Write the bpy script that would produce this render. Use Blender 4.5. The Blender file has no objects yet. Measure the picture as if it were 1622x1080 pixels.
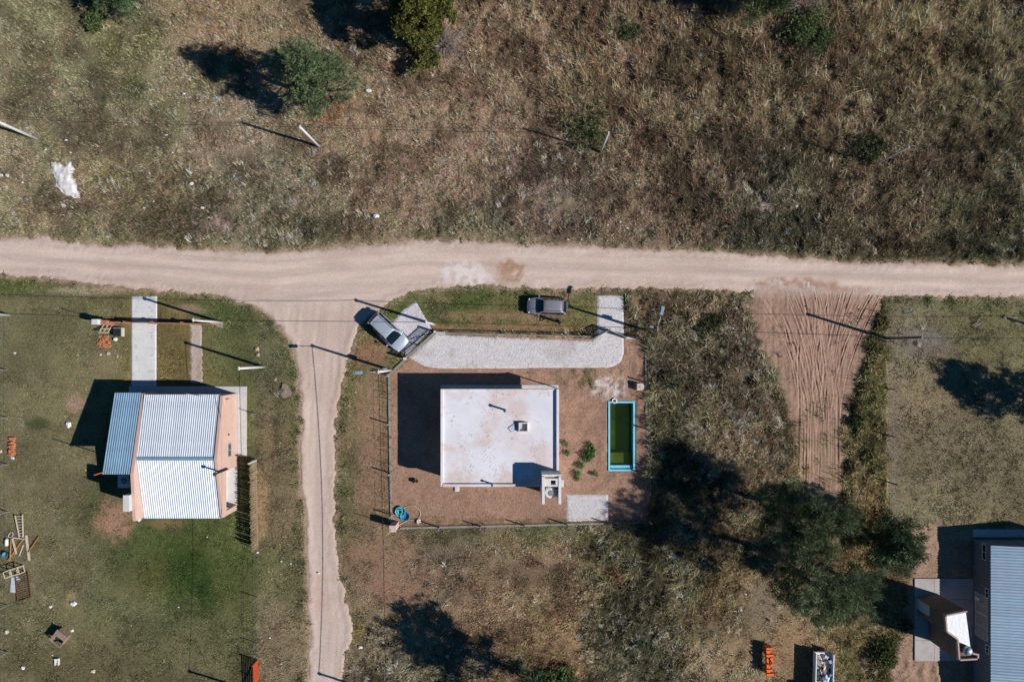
import bpy, bmesh, math, random
import numpy as np
from mathutils import Vector, Matrix

# ------------------------------------------------------------------ camera, sky, sun, exposure
S = 16.5            # photograph pixels per metre on the ground
H = 65.0            # height of the drone
NX, NY = 820.0, 556.0   # the point straight below it
scene = bpy.context.scene
COL = scene.collection
cam_d = bpy.data.cameras.new('camera'); cam = bpy.data.objects.new('camera', cam_d); COL.objects.link(cam)
cam.location = (0, 0, H); cam.rotation_euler = (0, 0, 0)
cam_d.sensor_width = 36.0; cam_d.lens = 36.0 * (H * S) / 1622.0
cam_d.shift_x = (811 - NX) / 1622.0; cam_d.shift_y = (NY - 540) / 1622.0
cam_d.clip_start = 0.5; cam_d.clip_end = 3000
scene.camera = cam
SUNV = Vector((1.297, -0.402, 1.0)).normalized()
EL = math.asin(SUNV.z)
world = bpy.data.worlds.new('World'); scene.world = world; world.use_nodes = True
wn = world.node_tree.nodes; wl = world.node_tree.links; wn.clear()
wo = wn.new('ShaderNodeOutputWorld'); wb = wn.new('ShaderNodeBackground'); ws = wn.new('ShaderNodeTexSky')
ws.sky_type = 'NISHITA'; ws.sun_disc = False; ws.sun_elevation = EL; ws.sun_rotation = math.atan2(SUNV.x, SUNV.y)
ws.ozone_density = 6.0; ws.air_density = 1.0; ws.dust_density = 0.3
wb.inputs['Strength'].default_value = 0.05
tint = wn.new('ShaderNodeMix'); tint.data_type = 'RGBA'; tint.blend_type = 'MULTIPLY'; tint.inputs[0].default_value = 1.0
tint.inputs[7].default_value = (0.32, 0.84, 1.08, 1)      # multiplies the sky by deep blue, added to turn the shade bluer
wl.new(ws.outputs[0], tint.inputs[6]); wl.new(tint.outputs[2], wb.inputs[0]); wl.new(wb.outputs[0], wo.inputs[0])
sd = bpy.data.lights.new('sun', 'SUN'); sun = bpy.data.objects.new('sun', sd); COL.objects.link(sun)
sd.energy = 5.0; sd.angle = math.radians(0.5); sd.color = (1.0, 0.965, 0.94)
sun.rotation_euler = (-SUNV).to_track_quat('-Z', 'Y').to_euler(); sun.location = SUNV * 200
scene.view_settings.view_transform = 'Standard'; scene.view_settings.look = 'None'
scene.view_settings.exposure = 0.0; scene.view_settings.gamma = 1.0; scene.view_settings.use_curve_mapping = False

rnd = random.Random(7); R = np.random.default_rng(11)
def lin(c):
    c = np.asarray(c, float) / 255.0
    return np.where(c <= 0.04045, c / 12.92, ((c + 0.055) / 1.055) ** 2.4)
def g(px, py, h=0.0):
    s = (1 - h / H) / S
    return ((px - NX) * s, -(py - NY) * s)
def V(px, py, z=0.0):            # ground-plan pixel -> point at height z
    return Vector(((px - NX) / S, -(py - NY) / S, z))

# ------------------------------------------------------------------ noise and masks
_T = np.random.default_rng(5).random((8, 256, 256))
def vnoise(x, y, seed=0):
    t = _T[seed % 8]; x = x + seed * 17.3; y = y + seed * 9.1
    xi = np.floor(x).astype(int); yi = np.floor(y).astype(int); fx = x - xi; fy = y - yi
    fx = fx * fx * (3 - 2 * fx); fy = fy * fy * (3 - 2 * fy)
    a = t[xi & 255, yi & 255]; b = t[(xi + 1) & 255, yi & 255]; c = t[xi & 255, (yi + 1) & 255]; d = t[(xi + 1) & 255, (yi + 1) & 255]
    return (a + (b - a) * fx) * (1 - fy) + (c + (d - c) * fx) * fy
def fbm(x, y, scale, seed=0, octv=4):
    v = 0; a = 0.5; n = 0; f = 1.0 / scale
    for o in range(octv):
        v = v + a * vnoise(x * f, y * f, seed + o); n += a; a *= 0.55; f *= 2.07
    return v / n
def sdf(poly, x, y):             # negative inside
    p = np.asarray(poly, float); n = len(p); d = np.full(x.shape, 1e18); ins = np.zeros(x.shape, bool)
    for i in range(n):
        ax, ay = p[i]; bx, by = p[(i + 1) % n]; ex, ey = bx - ax, by - ay
        wx, wy = x - ax, y - ay
        t = np.clip((wx * ex + wy * ey) / max(ex * ex + ey * ey, 1e-9), 0, 1)
        d = np.minimum(d, (wx - ex * t) ** 2 + (wy - ey * t) ** 2)
        c = ((ay > y) != (by > y))
        with np.errstate(divide='ignore', invalid='ignore'):
            xx = ax + ex * (y - ay) / (by - ay if by != ay else 1e-9)
        ins ^= c & (x < xx)
    d = np.sqrt(d)
    return np.where(ins, -d, d)
def sstep(a, b, x):
    t = np.clip((x - a) / (b - a), 0, 1); return t * t * (3 - 2 * t)

# ------------------------------------------------------------------ materials
MATS = {}
def nodes(name):
    m = bpy.data.materials.new(name); m.use_nodes = True; nt = m.node_tree
    b = nt.nodes['Principled BSDF']; return m, nt, b
def mat(name, rgb, rough=0.7, metal=0.0, var=0.12, scale=3.0, bump=0.0, bscale=20.0, spec=0.3, dirt=None, dscale=0.8, damt=0.5, objrand=0):
    """rgb is a sRGB 0-255 surface colour; noise varies it, dirt = second colour in worn patches."""
    if name in MATS: return MATS[name]
    m, nt, b = nodes(name); N = nt.nodes; L = nt.links
    c = lin(rgb); tc = N.new('ShaderNodeTexCoord')
    nz = N.new('ShaderNodeTexNoise'); nz.inputs['Scale'].default_value = scale; nz.inputs['Detail'].default_value = 6
    L.new(tc.outputs['Object'], nz.inputs['Vector'])
    rp = N.new('ShaderNodeValToRGB'); e = rp.color_ramp.elements
    e[0].position = 0.3; e[1].position = 0.7
    e[0].color = (*(c * (1 - var)), 1); e[1].color = (*np.minimum(c * (1 + var), 0.95), 1)
    L.new(nz.outputs['Fac'], rp.inputs[0]); out = rp.outputs[0]
    if dirt is not None:
        n2 = N.new('ShaderNodeTexNoise'); n2.inputs['Scale'].default_value = dscale; n2.inputs['Detail'].default_value = 8; n2.inputs['Roughness'].default_value = 0.65
        L.new(tc.outputs['Object'], n2.inputs['Vector'])
        r2 = N.new('ShaderNodeValToRGB'); r2.color_ramp.elements[0].position = 0.5; r2.color_ramp.elements[1].position = 0.72
        r2.color_ramp.elements[0].color = (0, 0, 0, 1); r2.color_ramp.elements[1].color = (damt, damt, damt, 1)
        L.new(n2.outputs['Fac'], r2.inputs[0])
        mx = N.new('ShaderNodeMix'); mx.data_type = 'RGBA'
        L.new(r2.outputs[0], mx.inputs[0]); L.new(out, mx.inputs[6]); mx.inputs[7].default_value = (*lin(dirt), 1); out = mx.outputs[2]
    L.new(out, b.inputs['Base Color'])
    b.inputs['Roughness'].default_value = rough; b.inputs['Metallic'].default_value = metal; b.inputs['Specular IOR Level'].default_value = spec
    if bump > 0:
        n3 = N.new('ShaderNodeTexNoise'); n3.inputs['Scale'].default_value = bscale; n3.inputs['Detail'].default_value = 5
        L.new(tc.outputs['Object'], n3.inputs['Vector'])
        bp = N.new('ShaderNodeBump'); bp.inputs['Strength'].default_value = bump; bp.inputs['Distance'].default_value = 0.05
        L.new(n3.outputs['Fac'], bp.inputs['Height']); L.new(bp.outputs[0], b.inputs['Normal'])
    if objrand > 0:
        oi = N.new('ShaderNodeObjectInfo'); mr = N.new('ShaderNodeMapRange'); mr.inputs[3].default_value = 1 - objrand; mr.inputs[4].default_value = 1 + objrand * .5; L.new(oi.outputs['Random'], mr.inputs[0])
        mo = N.new('ShaderNodeMix'); mo.data_type = 'RGBA'; mo.blend_type = 'MULTIPLY'; mo.inputs[0].default_value = 1; L.new(out, mo.inputs[6]); L.new(mr.outputs[0], mo.inputs[7]); L.new(mo.outputs[2], b.inputs['Base Color'])
    MATS[name] = m; return m
def attr_mat(name, rough=1.0, var=0.25, scale=6.0, bump=0.4, bscale=14.0, translucent=0.0, spec=0.1):
    if name in MATS: return MATS[name]
    m, nt, b = nodes(name); N = nt.nodes; L = nt.links
    at = N.new('ShaderNodeAttribute'); at.attribute_name = 'col'; out = at.outputs['Color']
    tc = N.new('ShaderNodeTexCoord')
    if var > 0:
        nz = N.new('ShaderNodeTexNoise'); nz.inputs['Scale'].default_value = scale; nz.inputs['Detail'].default_value = 7; nz.inputs['Roughness'].default_value = 0.7
        L.new(tc.outputs['Object'], nz.inputs['Vector'])
        mr = N.new('ShaderNodeMapRange'); mr.inputs[1].default_value = 0.3; mr.inputs[2].default_value = 0.7
        mr.inputs[3].default_value = 1 - var; mr.inputs[4].default_value = 1 + var
        L.new(nz.outputs['Fac'], mr.inputs[0])
        mx = N.new('ShaderNodeMix'); mx.data_type = 'RGBA'; mx.blend_type = 'MULTIPLY'; mx.inputs[0].default_value = 1
        L.new(out, mx.inputs[6]); L.new(mr.outputs[0], mx.inputs[7]); out = mx.outputs[2]
    L.new(out, b.inputs['Base Color']); b.inputs['Roughness'].default_value = rough; b.inputs['Specular IOR Level'].default_value = spec
    if bump > 0:
        n3 = N.new('ShaderNodeTexNoise'); n3.inputs['Scale'].default_value = bscale; n3.inputs['Detail'].default_value = 5
        L.new(tc.outputs['Object'], n3.inputs['Vector'])
        bp = N.new('ShaderNodeBump'); bp.inputs['Strength'].default_value = bump; bp.inputs['Distance'].default_value = 0.06
        L.new(n3.outputs['Fac'], bp.inputs['Height']); L.new(bp.outputs[0], b.inputs['Normal'])
    if translucent > 0:
        o = N['Material Output']; tr = N.new('ShaderNodeBsdfTranslucent'); L.new(out, tr.inputs[0])
        ms = N.new('ShaderNodeMixShader'); ms.inputs[0].default_value = translucent
        L.new(b.outputs[0], ms.inputs[1]); L.new(tr.outputs[0], ms.inputs[2]); L.new(ms.outputs[0], o.inputs[0])
    MATS[name] = m; return m
def stripes_mat(name, rgb, rgb2, rough, metal, scale):
    return mat(name, rgb, rough, metal, var=0.08, scale=scale, dirt=rgb2, dscale=0.6, damt=0.6)

# ------------------------------------------------------------------ mesh building
class MB:
    def __init__(s, off=(0, 0, 0)): s.v = []; s.f = []; s.off = Vector(off); s.m = []; s.cm = 0
    def add(s, vs, fs):
        b = len(s.v); s.v += [tuple(Vector(p) - s.off) for p in vs]; s.f += [tuple(i + b for i in f) for f in fs]; s.m += [s.cm] * len(fs); return s
    def prism(s, pts, z0, z1):       # pts counter-clockwise in plan; z0/z1 numbers or lists
        n = len(pts); zl = z0 if hasattr(z0, '__len__') else [z0] * n; zh = z1 if hasattr(z1, '__len__') else [z1] * n
        a = sum(pts[i][0] * pts[(i + 1) % n][1] - pts[(i + 1) % n][0] * pts[i][1] for i in range(n))
        if a < 0: pts = pts[::-1]; zl = zl[::-1]; zh = zh[::-1]
        vs = [(p[0], p[1], z) for p, z in zip(pts, zl)] + [(p[0], p[1], z) for p, z in zip(pts, zh)]
        fs = [tuple(range(n - 1, -1, -1)), tuple(range(n, 2 * n))] + [(i, (i + 1) % n, (i + 1) % n + n, i + n) for i in range(n)]
        return s.add(vs, fs)
    def box(s, x0, x1, y0, y1, z0, z1): return s.prism([(x0, y0), (x1, y0), (x1, y1), (x0, y1)], z0, z1)
    def pbox(s, px0, px1, py0, py1, z0, z1):   # plan pixels
        a = V(px0, py1); b = V(px1, py0); return s.box(a.x, b.x, a.y, b.y, z0, z1)
    def obox(s, c, sx, sy, sz, rz=0.0):        # oriented box, c = centre of its bottom
        c = Vector(c); q = Matrix.Rotation(rz, 3, 'Z')
        p = [c + q @ Vector((a * sx / 2, b * sy / 2, 0)) for a, b in ((-1, -1), (1, -1), (1, 1), (-1, 1))]
        return s.prism([(k.x, k.y) for k in p], c.z, c.z + sz)
    def bar(s, p, q, w, h=None):
        p = Vector(p); q = Vector(q); d = (q - p); h = h or w
        if d.length < 1e-6: return s
        d.normalize(); u = d.cross(Vector((0, 0, 1)))
        if u.length < 1e-3: u = Vector((1, 0, 0))
        u.normalize(); t = u.cross(d)
        vs = [e + u * a * w / 2 + t * b * h / 2 for e in (p, q) for a, b in ((-1, -1), (1, -1), (1, 1), (-1, 1))]
        return s.add(vs, [(0, 1, 2, 3), (7, 6, 5, 4)] + [(i, i + 4, (i + 1) % 4 + 4, (i + 1) % 4) for i in range(4)])
    def tube(s, pts, rads, n=7, cap=True):
        pts = [Vector(p) for p in pts]; rads = rads if hasattr(rads, '__len__') else [rads] * len(pts)
        vs = []; m = len(pts)
        for i, p in enumerate(pts):
            d = (pts[min(i + 1, m - 1)] - pts[max(i - 1, 0)]); d.normalize()
            u = d.cross(Vector((0, 0, 1)));  u = u if u.length > 1e-3 else Vector((1, 0, 0)); u.normalize(); t = d.cross(u)
            vs += [p + (u * math.cos(2 * math.pi * k / n) + t * math.sin(2 * math.pi * k / n)) * rads[i] for k in range(n)]
        fs = [(i * n + k, i * n + (k + 1) % n, (i + 1) * n + (k + 1) % n, (i + 1) * n + k) for i in range(m - 1) for k in range(n)]
        if cap: fs += [tuple(range(n - 1, -1, -1)), tuple(range((m - 1) * n, m * n))]
        return s.add(vs, fs)
    def lathe(s, c, prof, n=14):     # prof: (r, z)
        c = Vector(c); vs = []; m = len(prof)
        for r, z in prof: vs += [c + Vector((r * math.cos(2 * math.pi * k / n), r * math.sin(2 * math.pi * k / n), z)) for k in range(n)]
        fs = [(i * n + k, i * n + (k + 1) % n, (i + 1) * n + (k + 1) % n, (i + 1) * n + k) for i in range(m - 1) for k in range(n)]
        fs += [tuple(range(n - 1, -1, -1)), tuple(range((m - 1) * n, m * n))]
        return s.add(vs, fs)
    def build(s, name, m, parent=None, smooth=False):
        me = bpy.data.meshes.new(name); me.from_pydata(s.v, [], s.f); me.update()
        ms = m if isinstance(m, (list, tuple)) else [m]
        for k in ms: me.materials.append(k)
        if len(ms) > 1: me.polygons.foreach_set('material_index', s.m)
        if smooth: me.polygons.foreach_set('use_smooth', [True] * len(me.polygons))
        bm = bmesh.new(); bm.from_mesh(me); bmesh.ops.recalc_face_normals(bm, faces=bm.faces); bm.to_mesh(me); bm.free()
        o = bpy.data.objects.new(name, me); COL.objects.link(o)
        if parent is not None: o.parent = parent
        return o
def tag(o, label=None, cat=None, group=None, kind=None):
    if label: o['label'] = label
    if cat: o['category'] = cat
    if group: o['group'] = group
    if kind: o['kind'] = kind
    return o
def thing(name, label, cat, loc=(0, 0, 0), rz=0.0, group=None):
    o = bpy.data.objects.new(name, None); o.empty_display_size = 0.3; COL.objects.link(o)
    o.location = loc; o.rotation_euler = (0, 0, rz); return tag(o, label, cat, group)
def copy_tree(o, parent=None):
    c = o.copy(); COL.objects.link(c)
    if parent is not None: c.parent = parent
    for ch in list(o.children): copy_tree(ch, c)
    return c
def raw_mesh(name, verts, tris, cols, m, domain='FACE', quads=False):
    me = bpy.data.meshes.new(name); k = tris.shape[1]
    me.vertices.add(len(verts)); me.vertices.foreach_set('co', np.ascontiguousarray(verts, dtype=np.float32).ravel())
    me.loops.add(tris.size); me.loops.foreach_set('vertex_index', np.ascontiguousarray(tris, dtype=np.int32).ravel())
    me.polygons.add(len(tris)); me.polygons.foreach_set('loop_start', np.arange(0, tris.size, k, dtype=np.int32))
    me.update(calc_edges=True)
    a = me.attributes.new('col', 'FLOAT_COLOR', domain)
    c4 = np.ones((len(cols), 4), np.float32); c4[:, :3] = cols; a.data.foreach_set('color', c4.ravel())
    me.materials.append(m)
    o = bpy.data.objects.new(name, me); COL.objects.link(o); return o
# ------------------------------------------------------------------ the ground plan (photograph pixels at ground level)
ROAD = [(-1500, 392), (0, 375), (70, 374), (130, 383), (200, 388), (330, 393), (430, 398), (520, 391), (600, 386), (660, 379), (740, 379), (830, 384), (1000, 391), (1200, 401),
        (1330, 412), (1622, 418), (3200, 425), (3200, 480), (1622, 473), (1400, 472), (1200, 463), (1000, 459), (890, 459), (800, 456), (740, 453), (700, 458), (660, 461),
        (620, 480), (598, 496), (572, 520), (555, 560), (541, 620), (530, 680), (533, 740), (531, 820), (538, 900), (556, 970), (560, 1010), (547, 1040), (545, 1080), (540, 2000),
        (480, 2000), (485, 1080), (487, 1000), (485, 900), (479, 800), (472, 720), (475, 640), (471, 590), (456, 540), (430, 505), (390, 482), (350, 472), (250, 463),
        (150, 451), (80, 442), (0, 437), (-1500, 455)]
TRACK = [(1188, 466), (1200, 448), (1234, 440), (1262, 452), (1330, 456), (1400, 468), (1392, 490), (1372, 560), (1352, 640), (1340, 720), (1334, 800), (1330, 860), (1282, 860), (1262, 790), (1256, 700),
         (1240, 625), (1206, 548), (1190, 505)]
YARD = [(618, 596), (648, 568), (690, 527), (700, 529), (943, 535), (1024, 533), (1028, 826), (632, 834), (621, 830)]
DRIVE = [(648, 566), (690, 530), (720, 532), (938, 540), (946, 531), (946, 468), (988, 469), (988, 560), (984, 572), (975, 579), (965, 582), (700, 584), (672, 580)]
APRON = [(600, 534), (621, 512), (640, 490), (659, 478), (684, 521), (645, 562), (622, 552)]
GPATCH = [(930, 612), (946, 600), (968, 595), (990, 604), (985, 622), (955, 632), (935, 627)]
SLABG = [(897, 784), (963, 783), (963, 824), (898, 825)]
LDRIVE = [(208, 470), (249, 469), (249, 500), (248, 530), (248, 612), (208, 612)]
LPATH = [(301, 514), (320, 514), (321, 606), (301, 606)]
RYARD = [(1440, 836), (1475, 832), (1560, 838), (1700, 832), (1700, 1160), (1415, 1160), (1410, 1060), (1440, 1000), (1440, 900)]
POOL = (964, 1005, 636, 745)
LIME = [(82, 258), (98, 262), (112, 256), (121, 268), (114, 282), (124, 292), (127, 314), (108, 312), (94, 302), (90, 284), (84, 274)]
BOXES = [(705, 882, 611, 759), (212, 376, 616, 806), (376, 391, 612, 722), (1448, 1541, 915, 1046), (1541, 1760, 849, 1300), POOL, (855, 884, 736, 779)]
LYARD = [(-90, 470), (200, 462), (330, 476), (405, 560), (408, 1170), (-90, 1170)]
PAST = [(1405, 478), (1720, 480), (1720, 840), (1405, 850)]
#        px,  py,  (vegetation colour), height, density, silver, clumpiness
CP = [(60, 60, (110, 106, 80), .26, 1, .02, .3), (200, 50, (99, 97, 72), .26, 1, .02, .3), (350, 30, (114, 96, 76), .3, 1, .02, .5), (100, 150, (102, 96, 76), .26, 1, .02, .3),
      (250, 150, (106, 100, 78), .26, 1, .03, .3), (380, 230, (116, 104, 86), .26, 1, .10, .4), (100, 330, (106, 96, 76), .34, 1, .06, .5), (250, 330, (101, 91, 70), .36, 1, .08, .5),
      (60, 250, (105, 97, 76), .28, 1, .03, .4), (430, 290, (101, 93, 78), .34, 1, .35, .5), (470, 350, (92, 88, 68), .34, 1, .40, .6), (330, 350, (104, 94, 78), .34, 1, .25, .6),
      (560, 200, (120, 101, 82), .3, 1, .06, .5), (600, 310, (110, 93, 76), .3, 1, .06, .5), (700, 250, (122, 101, 84), .3, 1, .03, .5), (760, 360, (98, 90, 72), .36, 1, .2, .6),
      (700, 130, (118, 98, 80), .34, 1, .03, .6), (820, 60, (118, 98, 78), .36, 1, .02, .7), (820, 200, (116, 97, 80), .32, 1, .02, .5), (950, 120, (106, 91, 70), .42, 1, .02, 1.0),
      (1050, 60, (104, 89, 70), .42, 1, .02, 1.0), (880, 330, (103, 90, 78), .32, 1, .2, .5), (860, 290, (100, 88, 76), .34, 1, .25, .5), (1000, 330, (106, 89, 74), .32, 1, .04, .6), (1100, 150, (100, 85, 66), .42, 1, .02, 1.0),
      (1050, 230, (100, 85, 68), .42, 1, .02, .9), (1100, 310, (92, 79, 64), .38, 1, .06, .8), (1200, 330, (84, 78, 64), .4, 1, .22, .8), (1300, 150, (97, 84, 65), .44, 1, .02, 1.0), (1450, 80, (102, 90, 66), .42, 1, .02, .9),
      (1450, 200, (92, 82, 64), .42, 1, .05, .9), (1560, 150, (90, 82, 62), .42, 1, .04, .9), (1400, 320, (90, 78, 62), .4, 1, .03, .8), (1560, 330, (78, 73, 56), .44, 1, .10, .9), (1300, 385, (80, 75, 58), .42, 1, .15, .9),
      (1590, 390, (78, 78, 58), .42, 1, .25, .9),
      (60, 520, (94, 92, 64), .10, .6, 0, .2), (130, 600, (98, 93, 66), .10, .55, 0, .2), (60, 750, (100, 94, 68), .10, .6, 0, .2), (200, 950, (86, 87, 58), .11, .7, 0, .2), (100, 900, (97, 92, 66), .11, .7, 0, .2),
      (290, 900, (62, 80, 38), .13, .9, 0, .3), (220, 860, (66, 78, 44), .12, .8, 0, .3), (370, 900, (82, 87, 50), .11, .8, 0, .2), (300, 1040, (84, 82, 56), .11, .7, 0, .2), (150, 1050, (94, 89, 62), .11, .7, 0, .2), (280, 560, (104, 92, 56), .10, .8, 0, .2),
      (370, 540, (80, 86, 52), .12, .8, 0, .2), (430, 580, (86, 86, 60), .16, .8, .02, .4), (440, 720, (100, 90, 66), .16, .8, 0, .4), (440, 800, (108, 96, 72), .15, .7, 0, .4), (430, 920, (94, 92, 62), .15, .8, 0, .4), (450, 1020, (112, 101, 78), .15, .7, 0, .4),
      (580, 690, (108, 92, 68), .12, .35, 0, .4), (562, 600, (96, 93, 58), .14, .55, 0, .4), (560, 760, (98, 92, 64), .15, .6, 0, .5), (600, 880, (118, 98, 76), .15, .45, 0, .4), (690, 890, (110, 96, 84), .22, .8, .04, .3), (850, 900, (126, 104, 84), .22, .9, .02, .3),
      (640, 1050, (104, 94, 76), .3, 1, .25, .6), (760, 960, (124, 102, 80), .22, .9, .02, .3), (880, 1010, (116, 95, 70), .26, .9, .03, .5), (700, 845, (86, 86, 58), .2, .9, 0, .4), (850, 845, (80, 84, 54), .22, 1, 0, .4), (1000, 900, (84, 82, 62), .5, 1, .3, .8), (1000, 960, (86, 83, 62), .55, 1, .35, .8),
      (1010, 1040, (90, 90, 70), .5, 1, .45, .7), (1090, 900, (88, 86, 66), .5, 1, .3, .8), (1150, 950, (100, 88, 60), .36, 1, .08, .7), (1150, 1060, (118, 102, 78), .25, .8, .06, .6), (1080, 560, (80, 74, 58), .5, 1, .55, .9), (1180, 560, (90, 82, 66), .5, 1, .55, .9),
      (1180, 690, (102, 88, 68), .4, 1, .55, .8), (1090, 690, (86, 80, 60), .5, 1, .55, .9), (1110, 490, (104, 89, 70), .3, .9, .08, .7), (1060, 780, (72, 70, 54), .5, 1, .15, .9), (1140, 850, (92, 82, 60), .4, 1, .1, .8),
      (1375, 600, (82, 78, 50), .4, 1, .03, .9), (1370, 720, (86, 80, 54), .36, 1, .03, .9), (1370, 820, (98, 84, 58), .34, 1, .02, .9), (1450, 520, (110, 103, 80), .12, 1, .05, .3), (1560, 500, (98, 96, 66), .14, 1, .02, .4), (1480, 640, (118, 106, 82), .12, 1, 0, .25),
      (1520, 740, (114, 104, 80), .13, 1, 0, .3), (1600, 780, (106, 98, 74), .14, 1, 0, .4), (1450, 800, (110, 102, 78), .13, 1, 0, .3), (1390, 900, (104, 86, 58), .25, .8, 0, .6), (1350, 1040, (94, 86, 56), .3, .9, .05, .7), (1250, 1040, (134, 114, 86), .16, .6, .02, .5),
      (1200, 970, (118, 102, 80), .18, .7, .05, .5), (1400, 1050, (92, 84, 56), .3, .9, .05, .7), (800, 490, (92, 92, 54), .13, .6, 0, .5), (720, 490, (88, 92, 54), .13, .7, 0, .5), (905, 500, (96, 94, 58), .13, .6, 0, .5)]
CPX = np.array([c[0] for c in CP], float); CPY = np.array([c[1] for c in CP], float)
CPV = np.array([list(lin(c[2])) + list(c[3:]) for c in CP])
def field(px, py):
    """vegetation colour (linear), height, density, silver share, clumpiness at ground-plan pixels"""
    wx = px + 46 * (fbm(px, py, 90, 1) - .5) + 26 * (fbm(px, py, 22, 6) - .5); wy = py + 46 * (fbm(px, py, 90, 3) - .5) + 26 * (fbm(px, py, 22, 5) - .5)
    # the roads part the plots: a point only listens to control points of its own plot
    def plot(x, y):
        return np.where(y < 425, 0, np.where((x < 480) & (y > 430), np.where(x < 406, 1, 2), np.where((x > 1404) & (y < 850), 4, np.where((y < 528) & (x < 945), 5, 3))))
    pp = plot(px, py); cp = plot(CPX, CPY)
    out = np.zeros((px.size, CPV.shape[1])); tot = np.zeros(px.size)
    for i in range(len(CP)):
        d2 = (wx - CPX[i]) ** 2 + (wy - CPY[i]) ** 2
        w = 1.0 / (d2 + 500.0) ** 1.7 * np.where(pp == cp[i], 1.0, 1e-5)
        out += w[:, None] * CPV[i]; tot += w
    out = out / tot[:, None]
    # patchiness: pale dry, dark and greenish drifts a few metres across, strongest where the growth is rough
    a = sstep(.30, .70, fbm(px, py, 46, 2, 3)); b = fbm(px, py, 30, 5, 3); rough = sstep(.15, .3, out[:, 3])
    out[:, :3] *= (1 + (.25 + .30 * rough) * (a * 2 - 1) * .75)[:, None]
    gsh = (sstep(.48, .68, b) * (.35 + .3 * rough))[:, None]; out[:, :3] *= 1 + gsh * np.array([-.13, -.04, -.14])
    psh = (sstep(.52, .34, b) * .5 * rough)[:, None]; out[:, :3] *= 1 + psh * np.array([.14, .02, .04])
    return out
# patches whose plants or soil differ: x, y, rx, ry, colour, strength
BLOB = [(210, 135, 18, 26, (62, 70, 38), .8), (200, 75, 50, 40, (102, 98, 62), .35), (520, 175, 22, 22, (112, 74, 50), .7), (975, 910, 16, 14, (110, 72, 46), .5), (300, 890, 100, 62, (74, 86, 42), .6), (290, 905, 45, 35, (44, 66, 26), .6), (325, 940, 16, 26, (42, 64, 26), .6),
        (60, 670, 18, 10, (62, 76, 42), .8), (560, 1000, 20, 18, (128, 110, 62), .6), (270, 835, 16, 10, (52, 70, 40), .8), (240, 920, 30, 40, (106, 98, 60), .4), (850, 480, 30, 12, (84, 92, 50), .5), (1460, 540, 45, 22, (116, 108, 100), .6),
        (1375, 700, 14, 40, (58, 66, 36), .5), (160, 270, 30, 22, (106, 98, 60), .5), (1440, 470, 60, 10, (70, 82, 44), .8), (20, 455, 40, 12, (78, 88, 46), .8), (540, 430, 1, 1, (0, 0, 0), 0), (345, 490, 50, 20, (70, 82, 46), .6), (120, 460, 90, 8, (84, 92, 50), .7),
        (640, 500, 14, 22, (58, 76, 34), .7), (740, 480, 40, 16, (74, 88, 44), .6), (770, 505, 30, 12, (106, 92, 60), .5), (700, 1055, 60, 20, (100, 100, 78), .4)]
BARE = [(120, 640, 16, 14, (160, 132, 112), 1), (183, 822, 30, 32, (158, 124, 100), 1), (140, 735, 10, 16, (142, 124, 98), .5), (270, 830, 26, 10, (140, 112, 84), .6), (130, 460, 60, 7, (178, 158, 132), .7), (640, 910, 60, 40, (142, 114, 92), .8), (600, 870, 40, 24, (144, 116, 92), .8),
        (620, 935, 40, 16, (146, 112, 92), .8), (590, 660, 26, 70, (150, 120, 96), .8), (590, 770, 24, 50, (146, 114, 92), .8), (585, 560, 30, 24, (148, 112, 88), .8), (300, 490, 28, 8, (158, 134, 108), .7), (760, 500, 60, 8, (148, 118, 90), .6), (850, 500, 60, 10, (152, 124, 94), .6), (690, 520, 40, 6, (146, 112, 86), .8),
        (830, 518, 120, 7, (146, 112, 86), .7), (965, 500, 16, 30, (150, 116, 90), .7), (1020, 490, 30, 24, (140, 112, 88), .5), (1095, 682, 18, 14, (176, 164, 158), .9), (103, 285, 20, 28, (200, 194, 188), .0), (1205, 325, 14, 20, (172, 156, 148), .9), (345, 357, 20, 14, (168, 144, 132), .8),
        (1270, 1030, 60, 40, (150, 122, 92), .7), (1210, 960, 24, 40, (128, 112, 94), .8), (1165, 1040, 40, 22, (142, 118, 90), .6), (95, 770, 30, 30, (120, 106, 82), .3), (160, 575, 22, 14, (140, 124, 98), .5), (1450, 540, 50, 20, (126, 116, 106), .6), (425, 700, 10, 60, (134, 114, 86), .5), (440, 1010, 26, 60, (132, 114, 90), .5), (415, 800, 10, 50, (160, 132, 98), .8),
        (110, 950, 8, 16, (160, 140, 96), .6), (700, 470, 22, 10, (150, 126, 100), .5), (875, 470, 30, 10, (168, 140, 116), .7), (80, 480, 60, 10, (112, 108, 74), .3), (1420, 700, 12, 120, (124, 110, 96), .5), (1350, 800, 8, 60, (150, 116, 92), .5), (695, 95, 1, 1, (0, 0, 0), 0)]
def blobs(lst, px, py, col, soft=.55):
    n = fbm(px, py, 16, 2) - .5
    for x, y, rx, ry, c, s in lst:
        if s <= 0: continue
        d = np.sqrt(((px - x) / rx) ** 2 + ((py - y) / ry) ** 2) + n * 1.1
        w = s * (1 - sstep(1 - soft, 1 + soft, d)); k = w > 0.002
        if k.any(): col[k] = col[k] * (1 - w[k, None]) + lin(c) * w[k, None]
    return col
def bare_mask(px, py):
    n = fbm(px, py, 16, 2) - .5; m = np.zeros(px.size)
    for x, y, rx, ry, c, s in BARE:
        if s <= 0: continue
        d = np.sqrt(((px - x) / rx) ** 2 + ((py - y) / ry) ** 2) + n * 1.1
        m = np.maximum(m, s * (1 - sstep(.5, 1.4, d)))
    return m
def wob(px, py, a, sc, seed=2): return a * 2 * (fbm(px, py, sc, seed) - .5)
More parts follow.
